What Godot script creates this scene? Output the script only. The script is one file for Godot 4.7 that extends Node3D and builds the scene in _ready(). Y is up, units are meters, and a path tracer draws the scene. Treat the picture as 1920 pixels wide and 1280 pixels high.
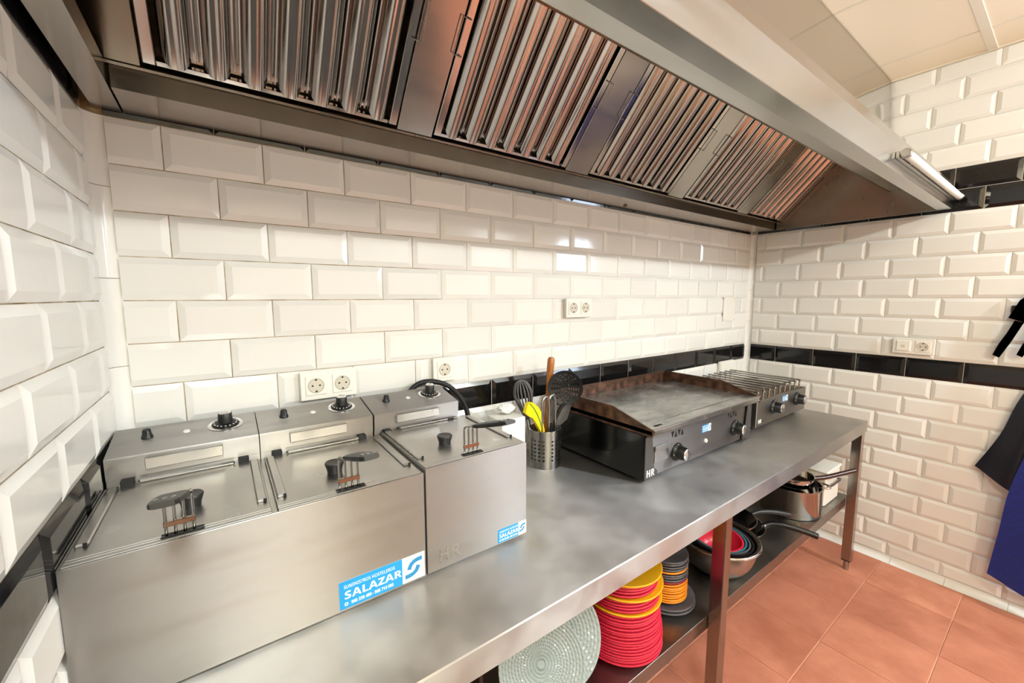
extends Node3D

const LX := -0.027      # left wall, plane of the tile joints
const RX := 3.006       # right wall
const FZ := 4.30        # wall behind the camera
const CY := 2.475       # ceiling height
const TY := 0.792       # worktable top
const SY := 0.387       # lower shelf top

# ------------------------------------------------------------------ mesh builder
class MB:
	var V := PackedVector3Array()
	var N := PackedVector3Array()
	var F := Transform3D.IDENTITY
	func triN(a: Vector3, b: Vector3, c: Vector3, na: Vector3, nb: Vector3, nc: Vector3) -> void:
		V.append(F * a); V.append(F * c); V.append(F * b)
		var B := F.basis
		N.append((B * na).normalized()); N.append((B * nc).normalized()); N.append((B * nb).normalized())
	func tri(a: Vector3, b: Vector3, c: Vector3) -> void:
		var n := (b - a).cross(c - a)
		if n.length_squared() < 1e-18: return
		n = n.normalized()
		triN(a, b, c, n, n, n)
	func quad(a: Vector3, b: Vector3, c: Vector3, d: Vector3) -> void:
		tri(a, b, c); tri(a, c, d)
	func box(lo: Vector3, hi: Vector3, ch := 0.0) -> void:
		var c := minf(ch, 0.49 * minf(hi.x - lo.x, minf(hi.y - lo.y, hi.z - lo.z)))
		var x := [lo.x, hi.x]; var y := [lo.y, hi.y]; var z := [lo.z, hi.z]
		if c <= 0.0:
			quad(Vector3(x[0], y[0], z[1]), Vector3(x[1], y[0], z[1]), Vector3(x[1], y[1], z[1]), Vector3(x[0], y[1], z[1]))
			quad(Vector3(x[1], y[0], z[0]), Vector3(x[0], y[0], z[0]), Vector3(x[0], y[1], z[0]), Vector3(x[1], y[1], z[0]))
			quad(Vector3(x[1], y[0], z[1]), Vector3(x[1], y[0], z[0]), Vector3(x[1], y[1], z[0]), Vector3(x[1], y[1], z[1]))
			quad(Vector3(x[0], y[0], z[0]), Vector3(x[0], y[0], z[1]), Vector3(x[0], y[1], z[1]), Vector3(x[0], y[1], z[0]))
			quad(Vector3(x[0], y[1], z[1]), Vector3(x[1], y[1], z[1]), Vector3(x[1], y[1], z[0]), Vector3(x[0], y[1], z[0]))
			quad(Vector3(x[0], y[0], z[0]), Vector3(x[1], y[0], z[0]), Vector3(x[1], y[0], z[1]), Vector3(x[0], y[0], z[1]))
			return
		# chamfered: each corner gives three points
		var P := {}
		for i in 2:
			for j in 2:
				for k in 2:
					var s := Vector3(1 - 2 * i, 1 - 2 * j, 1 - 2 * k)
					var p := Vector3(x[i], y[j], z[k])
					P[[i, j, k, 0]] = p + Vector3(0, s.y * c, s.z * c)
					P[[i, j, k, 1]] = p + Vector3(s.x * c, 0, s.z * c)
					P[[i, j, k, 2]] = p + Vector3(s.x * c, s.y * c, 0)
		var mid := (lo + hi) / 2
		for i in 2:
			_face([P[[i, 0, 0, 0]], P[[i, 1, 0, 0]], P[[i, 1, 1, 0]], P[[i, 0, 1, 0]]], mid)
			_face([P[[0, i, 0, 1]], P[[1, i, 0, 1]], P[[1, i, 1, 1]], P[[0, i, 1, 1]]], mid)
			_face([P[[0, 0, i, 2]], P[[1, 0, i, 2]], P[[1, 1, i, 2]], P[[0, 1, i, 2]]], mid)
		for i in 2:
			for j in 2:
				_face([P[[i, j, 0, 0]], P[[i, j, 1, 0]], P[[i, j, 1, 1]], P[[i, j, 0, 1]]], mid)
				_face([P[[i, 0, j, 0]], P[[i, 1, j, 0]], P[[i, 1, j, 2]], P[[i, 0, j, 2]]], mid)
				_face([P[[0, i, j, 1]], P[[1, i, j, 1]], P[[1, i, j, 2]], P[[0, i, j, 2]]], mid)
				for k in 2:
					_face([P[[i, j, k, 0]], P[[i, j, k, 1]], P[[i, j, k, 2]]], mid)
	func _face(p: Array, mid: Vector3) -> void:
		var a: Vector3 = p[0]; var b: Vector3 = p[1]; var c: Vector3 = p[2]
		var n := (b - a).cross(c - a)
		var q := p.duplicate()
		if n.dot((a + b + c) / 3.0 - mid) < 0: q.reverse()
		for i in range(1, q.size() - 1): tri(q[0], q[i], q[i + 1])
	func poly(p: Array) -> void:
		for i in range(1, p.size() - 1): tri(p[0], p[i], p[i + 1])
	# surface of revolution about the local y axis through c; profile of Vector2(radius, height), from the bottom up with the outside on the right
	func lathe(c: Vector3, prof: Array, seg := 32, crease := 0.6) -> void:
		var m := prof.size() - 1
		var sn := []
		for i in m:
			var d: Vector2 = prof[i + 1] - prof[i]
			sn.append(Vector2(d.y, -d.x).normalized())
		for i in m:
			var n0: Vector2 = sn[i]; var n1: Vector2 = sn[i]
			if i > 0 and sn[i - 1].dot(sn[i]) > crease: n0 = (sn[i] + sn[i - 1]).normalized()
			if i < m - 1 and sn[i + 1].dot(sn[i]) > crease: n1 = (sn[i] + sn[i + 1]).normalized()
			var p0: Vector2 = prof[i]; var p1: Vector2 = prof[i + 1]
			for s in seg:
				var a := TAU * s / seg; var b := TAU * (s + 1) / seg
				var da := Vector3(cos(a), 0, -sin(a)); var db := Vector3(cos(b), 0, -sin(b))
				var A := c + da * p0.x + Vector3.UP * p0.y; var B := c + db * p0.x + Vector3.UP * p0.y
				var C := c + db * p1.x + Vector3.UP * p1.y; var D := c + da * p1.x + Vector3.UP * p1.y
				var nA := da * n0.x + Vector3.UP * n0.y; var nB := db * n0.x + Vector3.UP * n0.y
				var nC := db * n1.x + Vector3.UP * n1.y; var nD := da * n1.x + Vector3.UP * n1.y
				if p0.x > 1e-6: triN(A, B, C, nA, nB, nC)
				if p1.x > 1e-6: triN(A, C, D, nA, nC, nD)
	func cyl(p0: Vector3, p1: Vector3, r0: float, r1: float, seg := 20, ch := 0.0) -> void:
		var h := p0.distance_to(p1)
		var old := F
		F = F * frame(p0, p1 - p0)
		if ch > 0.0:
			lathe(Vector3.ZERO, [Vector2(0, 0), Vector2(r0 - ch, 0), Vector2(r0, ch), Vector2(r1, h - ch), Vector2(r1 - ch, h), Vector2(0, h)], seg, 0.9)
		else:
			lathe(Vector3.ZERO, [Vector2(0, 0), Vector2(r0, 0), Vector2(r1, h), Vector2(0, h)], seg, 0.9)
		F = old
	static func frame(o: Vector3, up: Vector3) -> Transform3D:
		var y := up.normalized()
		var t := Vector3.RIGHT if absf(y.x) < 0.8 else Vector3.FORWARD
		var z := t.cross(y).normalized()
		return Transform3D(Basis(y.cross(z), y, z), o)
	func tube(pts: Array, r: float, seg := 8, caps := true) -> void:
		var n := pts.size()
		var rings := []; var norms := []
		var t0: Vector3 = (pts[1] - pts[0]).normalized()
		var side := t0.cross(Vector3.UP)
		if side.length() < 0.1: side = t0.cross(Vector3.RIGHT)
		side = side.normalized()
		for i in n:
			var t: Vector3
			if i == 0: t = t0
			elif i == n - 1: t = (pts[i] - pts[i - 1]).normalized()
			else: t = ((pts[i] - pts[i - 1]).normalized() + (pts[i + 1] - pts[i]).normalized()).normalized()
			side = (side - t * side.dot(t)).normalized()
			var up := side.cross(t)
			var ring := []; var nn := []
			for s in seg:
				var a := TAU * s / seg
				var d := side * cos(a) + up * sin(a)
				ring.append(pts[i] + d * r); nn.append(d)
			rings.append(ring); norms.append(nn)
		for i in n - 1:
			for s in seg:
				var e := (s + 1) % seg
				triN(rings[i][s], rings[i + 1][s], rings[i + 1][e], norms[i][s], norms[i + 1][s], norms[i + 1][e])
				triN(rings[i][s], rings[i + 1][e], rings[i][e], norms[i][s], norms[i + 1][e], norms[i][e])
		if caps:
			for s in range(1, seg - 1):
				tri(rings[0][0], rings[0][s], rings[0][s + 1])
				tri(rings[n - 1][0], rings[n - 1][s + 1], rings[n - 1][s])
	# a polygon in the local xy plane, given a thickness from z0 to z1
	func extr(p: PackedVector2Array, z0: float, z1: float) -> void:
		var q := p
		if Geometry2D.is_polygon_clockwise(q): q.reverse()
		var ix := Geometry2D.triangulate_polygon(q)
		for i in range(0, ix.size(), 3):
			var a := q[ix[i]]; var b := q[ix[i + 1]]; var c := q[ix[i + 2]]
			if (b - a).cross(c - a) < 0:
				var t := b; b = c; c = t
			tri(Vector3(a.x, a.y, z1), Vector3(b.x, b.y, z1), Vector3(c.x, c.y, z1))
			tri(Vector3(a.x, a.y, z0), Vector3(c.x, c.y, z0), Vector3(b.x, b.y, z0))
		for i in q.size():
			var a := q[i]; var b := q[(i + 1) % q.size()]
			quad(Vector3(a.x, a.y, z0), Vector3(b.x, b.y, z0), Vector3(b.x, b.y, z1), Vector3(a.x, a.y, z1))
	# a strip of constant width along a curve in the xy plane
	func ribbon(pts: Array, w: float, z0: float, z1: float) -> void:
		var l := PackedVector2Array(); var r := PackedVector2Array()
		for i in pts.size():
			var t: Vector2 = (pts[mini(i + 1, pts.size() - 1)] - pts[maxi(i - 1, 0)]).normalized()
			var n := Vector2(-t.y, t.x) * w / 2
			l.append(pts[i] + n); r.append(pts[i] - n)
		r.reverse(); l.append_array(r)
		extr(l, z0, z1)

# ------------------------------------------------------------------ materials
var M := {}

func noise_tex(freq: float, lo: Color, hi: Color, sd: int, size := 512, stretch := Vector2.ONE, gain := 0.5, octaves := 4, contrast := 1.0) -> ImageTexture:
	var n := FastNoiseLite.new()
	n.seed = sd; n.frequency = freq; n.fractal_octaves = octaves; n.fractal_gain = gain; n.noise_type = FastNoiseLite.TYPE_SIMPLEX_SMOOTH
	var img := Image.create(size, size, false, Image.FORMAT_RGB8)
	for y in size:
		for x in size:
			# tileable by blending over the edges
			var fx := float(x) / size; var fy := float(y) / size
			var a := n.get_noise_2d(x * stretch.x, y * stretch.y); var b := n.get_noise_2d((x - size) * stretch.x, y * stretch.y)
			var c := n.get_noise_2d(x * stretch.x, (y - size) * stretch.y); var d := n.get_noise_2d((x - size) * stretch.x, (y - size) * stretch.y)
			var v := lerpf(lerpf(a, b, fx), lerpf(c, d, fx), fy)
			img.set_pixel(x, y, lo.lerp(hi, clampf(0.5 + v * contrast, 0.0, 1.0)))
	img.generate_mipmaps()
	return ImageTexture.create_from_image(img)

func mat(nm: String, col: Color, rough := 0.5, metal := 0.0, spec := 0.5) -> StandardMaterial3D:
	var m := StandardMaterial3D.new()
	m.resource_name = nm; m.albedo_color = col; m.roughness = rough; m.metallic = metal; m.metallic_specular = spec
	M[nm] = m
	return m

func steel(nm: String, col: Color, rough: float, aniso: float, tex: ImageTexture, scale := Vector3(1, 1, 1)) -> StandardMaterial3D:
	var m := mat(nm, col, rough, 1.0)
	if aniso != 0.0:
		m.anisotropy_enabled = true; m.anisotropy = aniso
	if tex:
		m.roughness_texture = tex; m.roughness_texture_channel = BaseMaterial3D.TEXTURE_CHANNEL_RED; m.uv1_scale = scale
	return m

func make_materials() -> void:
	var smear := noise_tex(0.012, Color(0.55, 0.55, 0.55), Color(1, 1, 1), 3, 256, Vector2(1, 1), 0.55, 4, 1.1)
	var brushed := noise_tex(0.03, Color(0.7, 0.7, 0.7), Color(1, 1, 1), 7, 256, Vector2(0.25, 3.0), 0.6, 4, 0.9)
	var glaze := noise_tex(0.02, Color(0.46, 0.46, 0.46), Color(0.54, 0.54, 0.54), 11, 256)
	var tile_cols := [Color(0.895, 0.887, 0.868), Color(0.882, 0.875, 0.857), Color(0.905, 0.897, 0.878)]
	for i in 3:
		var t := mat("white_glaze_%d" % i, tile_cols[i], 0.10, 0.0, 0.5)
		t.heightmap_enabled = true; t.heightmap_texture = glaze; t.heightmap_scale = 0.10; t.uv1_triplanar = true; t.uv1_world_triplanar = true; t.uv1_scale = Vector3(5, 5, 5)
	var bg := mat("black_glaze", Color(0.075, 0.072, 0.075), 0.10)
	bg.heightmap_enabled = true; bg.heightmap_texture = glaze; bg.heightmap_scale = 0.12; bg.uv1_triplanar = true; bg.uv1_world_triplanar = true; bg.uv1_scale = Vector3(5, 5, 5)
	var g := mat("grout", Color.WHITE, 0.9)
	g.albedo_texture = noise_tex(0.03, Color(0.52, 0.42, 0.27), Color(0.80, 0.75, 0.67), 21, 256, Vector2.ONE, 0.6, 4, 1.3)
	g.uv1_triplanar = true; g.uv1_world_triplanar = true; g.uv1_scale = Vector3(1.3, 1.3, 1.3)
	var gw := mat("grout_pale", Color.WHITE, 0.9)
	gw.albedo_texture = noise_tex(0.03, Color(0.72, 0.69, 0.66), Color(0.88, 0.87, 0.85), 22, 128, Vector2.ONE, 0.6, 4, 1.0)
	gw.uv1_triplanar = true; gw.uv1_world_triplanar = true; gw.uv1_scale = Vector3(1.3, 1.3, 1.3)
	mat("plaster", Color(0.86, 0.83, 0.77), 0.6)
	var tc := [[Color(0.68, 0.42, 0.325), Color(0.80, 0.535, 0.43)], [Color(0.655, 0.40, 0.31), Color(0.775, 0.51, 0.41)], [Color(0.70, 0.44, 0.345), Color(0.815, 0.55, 0.445)]]
	var spots := noise_tex(0.02, Color(0.75, 0.75, 0.75), Color(1, 1, 1), 33, 256, Vector2.ONE, 0.6, 5, 1.4)
	for i in 3:
		var t := mat("terracotta_%d" % i, Color.WHITE, 0.55, 0.0, 0.45)
		t.albedo_texture = noise_tex(0.012, tc[i][0], tc[i][1], 40 + i, 256, Vector2.ONE, 0.62, 5, 1.2)
		t.roughness_texture = spots
		t.uv1_triplanar = true; t.uv1_world_triplanar = true; t.uv1_scale = Vector3(1.1, 1.1, 1.1)
	mat("floor_grout", Color(0.88, 0.66, 0.54), 0.85)
	mat("ceiling_panel", Color(0.965, 0.905, 0.80), 0.45)
	mat("ceiling_tee", Color(0.90, 0.86, 0.78), 0.4)
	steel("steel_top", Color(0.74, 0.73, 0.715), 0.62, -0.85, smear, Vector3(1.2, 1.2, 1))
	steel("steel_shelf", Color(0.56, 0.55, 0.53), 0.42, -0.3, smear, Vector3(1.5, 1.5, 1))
	steel("steel_panel", Color(0.61, 0.597, 0.585), 0.52, -0.93, brushed, Vector3(0.9, 0.9, 1))
	steel("steel_lid", Color(0.70, 0.69, 0.675), 0.42, -0.4, smear, Vector3(2, 2, 1))
	steel("steel_hood", Color(0.70, 0.685, 0.66), 0.24, -0.7, brushed, Vector3(0.9, 0.9, 1))
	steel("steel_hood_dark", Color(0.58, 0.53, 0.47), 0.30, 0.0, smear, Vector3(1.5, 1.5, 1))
	steel("steel_baffle", Color(0.74, 0.72, 0.70), 0.12, 0.0, null)
	steel("steel_leg", Color(0.62, 0.60, 0.57), 0.20, -0.4, null)
	steel("steel_polished", Color(0.74, 0.73, 0.71), 0.08, 0.0, null)
	steel("steel_satin", Color(0.66, 0.65, 0.63), 0.28, 0.0, null)
	steel("chrome", Color(0.86, 0.86, 0.86), 0.06, 0.0, null)
	mat("black_plastic", Color(0.035, 0.034, 0.034), 0.42)
	mat("black_rubber", Color(0.03, 0.029, 0.028), 0.6)
	mat("charcoal_knob", Color(0.11, 0.105, 0.10), 0.45)
	mat("black_enamel", Color(0.022, 0.022, 0.024), 0.13)
	mat("black_gap", Color(0.012, 0.012, 0.012), 0.8)
	mat("grey_enamel", Color(0.30, 0.29, 0.29), 0.35, 0.3)
	var br := mat("seasoned_iron", Color.WHITE, 0.38, 0.6)
	br.albedo_texture = noise_tex(0.02, Color(0.24, 0.17, 0.13), Color(0.46, 0.33, 0.26), 51, 256, Vector2(1, 1), 0.6, 4, 1.3)
	br.uv1_triplanar = true; br.uv1_world_triplanar = true; br.uv1_scale = Vector3(3, 3, 3)
	var gp := mat("griddle_plate", Color.WHITE, 0.34, 0.85)
	gp.albedo_texture = noise_tex(0.012, Color(0.42, 0.42, 0.405), Color(0.74, 0.74, 0.72), 52, 256, Vector2(0.6, 1.6), 0.6, 4, 1.4)
	gp.roughness_texture = smear
	gp.uv1_triplanar = true; gp.uv1_world_triplanar = true; gp.uv1_scale = Vector3(1.6, 1.6, 1.6)
	mat("white_plastic", Color(0.90, 0.885, 0.85), 0.35)
	mat("socket_well", Color(0.78, 0.75, 0.69), 0.45)
	mat("opal_tube", Color(0.93, 0.93, 0.88), 0.3)
	mat("dial_white", Color(0.85, 0.84, 0.82), 0.5)
	mat("sticker_white", Color(0.93, 0.93, 0.92), 0.4)
	mat("sticker_blue", Color(0.09, 0.56, 0.80), 0.4)
	mat("logo_blue", Color(0.13, 0.50, 0.70), 0.4)
	mat("red_melamine", Color(0.80, 0.15, 0.25), 0.32)
	mat("yellow_melamine", Color(0.90, 0.66, 0.08), 0.32)
	mat("orange_melamine", Color(0.92, 0.55, 0.10), 0.32)
	mat("grey_melamine", Color(0.33, 0.32, 0.34), 0.32)
	mat("wine_melamine", Color(0.55, 0.10, 0.16), 0.32)
	mat("teal_plastic", Color(0.16, 0.42, 0.46), 0.35)
	mat("dark_plastic", Color(0.09, 0.085, 0.09), 0.35)
	mat("yellow_plastic", Color(0.92, 0.80, 0.06), 0.35)
	mat("green_plastic", Color(0.25, 0.55, 0.12), 0.4)
	mat("grey_silicone", Color(0.34, 0.33, 0.33), 0.5)
	var wd := mat("varnished_wood", Color.WHITE, 0.4)
	wd.albedo_texture = noise_tex(0.03, Color(0.52, 0.29, 0.10), Color(0.74, 0.46, 0.18), 61, 128, Vector2(3, 0.3), 0.6, 3, 1.2)
	wd.uv1_scale = Vector3(8, 8, 8)
	mat("brown_handle", Color(0.20, 0.085, 0.06), 0.3)
	mat("paper_white", Color(0.90, 0.89, 0.86), 0.6)
	var tp := mat("bag_film", Color(0.90, 0.90, 0.885), 0.25)
	tp.backlight_enabled = true; tp.backlight = Color(0.3, 0.3, 0.3)
	var gl := mat("pressed_glass", Color(0.70, 0.745, 0.735, 0.72), 0.10)
	gl.refraction_enabled = true; gl.refraction_scale = 0.05; gl.transparency = BaseMaterial3D.TRANSPARENCY_ALPHA
	var cl := mat("blue_cloth", Color.WHITE, 0.9)
	cl.albedo_texture = noise_tex(0.05, Color(0.055, 0.105, 0.40), Color(0.085, 0.15, 0.52), 71, 128, Vector2.ONE, 0.6, 4, 1.2)
	cl.uv1_triplanar = true; cl.uv1_scale = Vector3(6, 6, 6); cl.rim_enabled = true; cl.rim = 0.3
	mat("navy_oilcloth", Color(0.028, 0.045, 0.105), 0.36)
	var le := mat("lamp_glow", Color(1, 1, 1), 0.5)
	le.emission_enabled = true; le.emission = Color(1.0, 0.93, 0.82); le.emission_energy_multiplier = 6.0
	var wg := mat("window_glow", Color(1, 1, 1), 0.5)
	wg.emission_enabled = true; wg.emission = Color(0.84, 0.92, 1.0); wg.emission_energy_multiplier = 3.0

# ------------------------------------------------------------------ objects
var used := {}
var O := Vector3.ZERO

func numbered(nm: String) -> String:
	used[nm] = used.get(nm, -1) + 1
	return nm if used[nm] == 0 else "%s_%03d" % [nm, used[nm]]

func thing(nm: String, label: String, cat: String, at: Vector3, group := "") -> Node3D:
	var o := Node3D.new()
	o.name = numbered(nm); add_child(o); o.position = at; O = at
	o.set_meta("label", label); o.set_meta("category", cat)
	if group: o.set_meta("group", group)
	return o

func structure(nm: String, label: String) -> Node3D:
	var o := Node3D.new()
	o.name = nm; add_child(o); O = Vector3.ZERO
	o.set_meta("kind", "structure"); o.set_meta("label", label); o.set_meta("category", "structure")
	return o

func to_mesh(b: MB, at: Vector3) -> ArrayMesh:
	var uv := PackedVector2Array(); var vs := PackedVector3Array()
	uv.resize(b.V.size()); vs.resize(b.V.size())
	for i in b.V.size():
		var p := b.V[i]; var n := b.N[i].abs()
		if n.y >= n.x and n.y >= n.z: uv[i] = Vector2(p.x, p.z)
		elif n.z >= n.x: uv[i] = Vector2(p.x, -p.y)
		else: uv[i] = Vector2(p.z, -p.y)
		vs[i] = p - at
	var arr := []; arr.resize(Mesh.ARRAY_MAX)
	arr[Mesh.ARRAY_VERTEX] = vs; arr[Mesh.ARRAY_NORMAL] = b.N; arr[Mesh.ARRAY_TEX_UV] = uv
	var m := ArrayMesh.new()
	m.add_surface_from_arrays(Mesh.PRIMITIVE_TRIANGLES, arr)
	return m

func obj(nm: String, b: MB, material: String, parent: Node3D, label := "") -> MeshInstance3D:
	var o := MeshInstance3D.new()
	o.name = nm; o.mesh = to_mesh(b, O); o.mesh.surface_set_material(0, M[material])
	parent.add_child(o, true)
	if label: o.set_meta("label", label)
	return o

func boxed(nm: String, lo: Vector3, hi: Vector3, ch: float, material: String, parent: Node3D, label := "") -> MeshInstance3D:
	var b := MB.new(); b.box(lo, hi, ch)
	return obj(nm, b, material, parent, label)

func piece(nm: String, mesh: Mesh, material: String, xf: Transform3D, parent: Node3D) -> MeshInstance3D:
	var o := MeshInstance3D.new()
	o.name = nm; o.mesh = mesh; o.material_override = M[material]; o.transform = xf
	parent.add_child(o, true)
	return o

# lettering lying in the plane (right, up) through at
func letters(txt: String, h: float, at: Vector3, right: Vector3, up: Vector3, material: String, parent: Node3D, bold := true, align := HORIZONTAL_ALIGNMENT_LEFT, depth := 0.0006, squeeze := 1.0) -> MeshInstance3D:
	var f := SystemFont.new()
	f.font_names = PackedStringArray(["Droid Sans"]); f.font_weight = 700 if bold else 400
	var t := TextMesh.new()
	t.font = f; t.text = txt; t.font_size = 64; t.pixel_size = h / (64 * 0.72); t.depth = depth; t.curve_step = 4.0
	t.horizontal_alignment = align; t.vertical_alignment = VERTICAL_ALIGNMENT_CENTER
	t.material = M[material]
	var o := MeshInstance3D.new()
	o.name = "lettering"; o.mesh = t
	var x := right.normalized(); var y := up.normalized()
	o.transform = Transform3D(Basis(x * squeeze, y, x.cross(y)), at - O)
	parent.add_child(o, true)
	return o

# ------------------------------------------------------------------ tiled walls
var tile_cache := {}
func tile_mesh(w: float, h: float, l: float, r: float, bt: float, tp: float, rise: float) -> ArrayMesh:
	var key := "%.4f %.4f %.4f %.4f %.4f %.4f %.4f" % [w, h, l, r, bt, tp, rise]
	if tile_cache.has(key): return tile_cache[key]
	var b := MB.new()
	var x0 := -w / 2; var x1 := w / 2; var y0 := -h / 2; var y1 := h / 2
	var zb := -0.004; var zl := rise if l == 0.0 else 0.0; var zr := rise if r == 0.0 else 0.0
	var e := [Vector3(x0, y0, 0), Vector3(x1, y0, 0), Vector3(x1, y1, 0), Vector3(x0, y1, 0)]
	var f := [Vector3(x0 + l, y0 + bt, rise), Vector3(x1 - r, y0 + bt, rise), Vector3(x1 - r, y1 - tp, rise), Vector3(x0 + l, y1 - tp, rise)]
	b.quad(f[0], f[1], f[2], f[3])
	for i in 4:
		var j := (i + 1) % 4
		b.quad(e[i], e[j], f[j], f[i])
		b.quad(e[i] + Vector3(0, 0, zb), e[j] + Vector3(0, 0, zb), e[j], e[i])
	var m := to_mesh(b, Vector3.ZERO)
	tile_cache[key] = m
	return m

# rows k0..k1 of running-bond tiles on the wall whose points are org + u*s + y; joints of odd rows at s = odd + 0.2 n
func tile_wall(parent: Node3D, org: Vector3, u: Vector3, s0: float, s1: float, odd: float, k0: int, k1: int, ytop: float, ybot: float, flip := false) -> void:
	var n := u.cross(Vector3.UP)
	var B := Basis(u, Vector3.UP, n)
	for k in range(k0, k1 + 1):
		var ya := maxf(1.1 + 0.1 * (k - 1), ybot); var yb := minf(1.1 + 0.1 * k, ytop)
		if yb - ya < 0.006: continue
		var black := k == 0 or k == 8 or k == 9
		var first := odd + (0.0 if posmod(k, 2) == 1 else 0.1)
		var j := int(floor((s0 - first) / 0.2))
		while first + 0.2 * j < s1 - 1e-4:
			var a := maxf(first + 0.2 * j, s0); var c := minf(first + 0.2 * (j + 1), s1)
			var cut_l := first + 0.2 * j < s0 - 1e-4; var cut_r := first + 0.2 * (j + 1) > s1 + 1e-4
			var jj := j
			j += 1
			if c - a < 0.014: continue
			var bev := 0.015
			var lb := 0.002 if cut_l else minf(bev, (c - a) * 0.3); var rb := 0.002 if cut_r else minf(bev, (c - a) * 0.3)
			if flip:
				var t := lb; lb = rb; rb = t
			var full := yb - ya > 0.09
			var m := tile_mesh(c - a - 0.0022, yb - ya - 0.0022, lb, rb, bev if full or ya > 0.5 else 0.003, bev if full or ya < 0.5 else 0.003, 0.0055 if full or ya < 0.5 else 0.003)
			var mid := (a + c) / 2
			var pos := org + (u * -mid if flip else u * mid) + Vector3.UP * ((ya + yb) / 2)
			var wob := Basis(Vector3.UP, 0.004 * sin(jj * 12.9 + k * 7.3)) * Basis(u, 0.005 * sin(jj * 5.1 + k * 3.7))
			piece("tile", m, "black_glaze" if black else "white_glaze_%d" % posmod(jj * 7 + k * 5, 3), Transform3D(wob * B, pos), parent)

func cove(parent: Node3D, org: Vector3, along: Vector3, a: Vector3, b: Vector3, s0: float, s1: float, r: float, phase: float, nm := "cove_tile") -> void:
	# concave quarter-round pieces of 0.2 m; a and b point from the corner along the two surfaces
	var s := phase
	while s < s1:
		var p := maxf(s, s0) + 0.0006; var q := minf(s + 0.2, s1) - 0.0006
		s += 0.2
		if q - p < 0.01: continue
		var m := MB.new()
		var N := 8
		var c := org + (a + b) * r
		for i in N:
			var t0 := PI / 2 * i / N; var t1 := PI / 2 * (i + 1) / N
			var d0 := -(a * cos(t0) + b * sin(t0)); var d1 := -(a * cos(t1) + b * sin(t1))
			var P := c + d0 * r + along * p; var Q := c + d1 * r + along * p
			var R := c + d1 * r + along * q; var S := c + d0 * r + along * q
			var face := (Q - P).cross(S - P)
			if face.dot(d0) < 0:
				m.triN(P, Q, R, -d0, -d1, -d1); m.triN(P, R, S, -d0, -d1, -d0)
			else:
				m.triN(P, R, Q, -d0, -d1, -d1); m.triN(P, S, R, -d0, -d0, -d1)
			m.tri(org + along * p, P, Q); m.tri(org + along * q, R, S)
		obj(nm, m, "white_glaze_2", parent)

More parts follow.
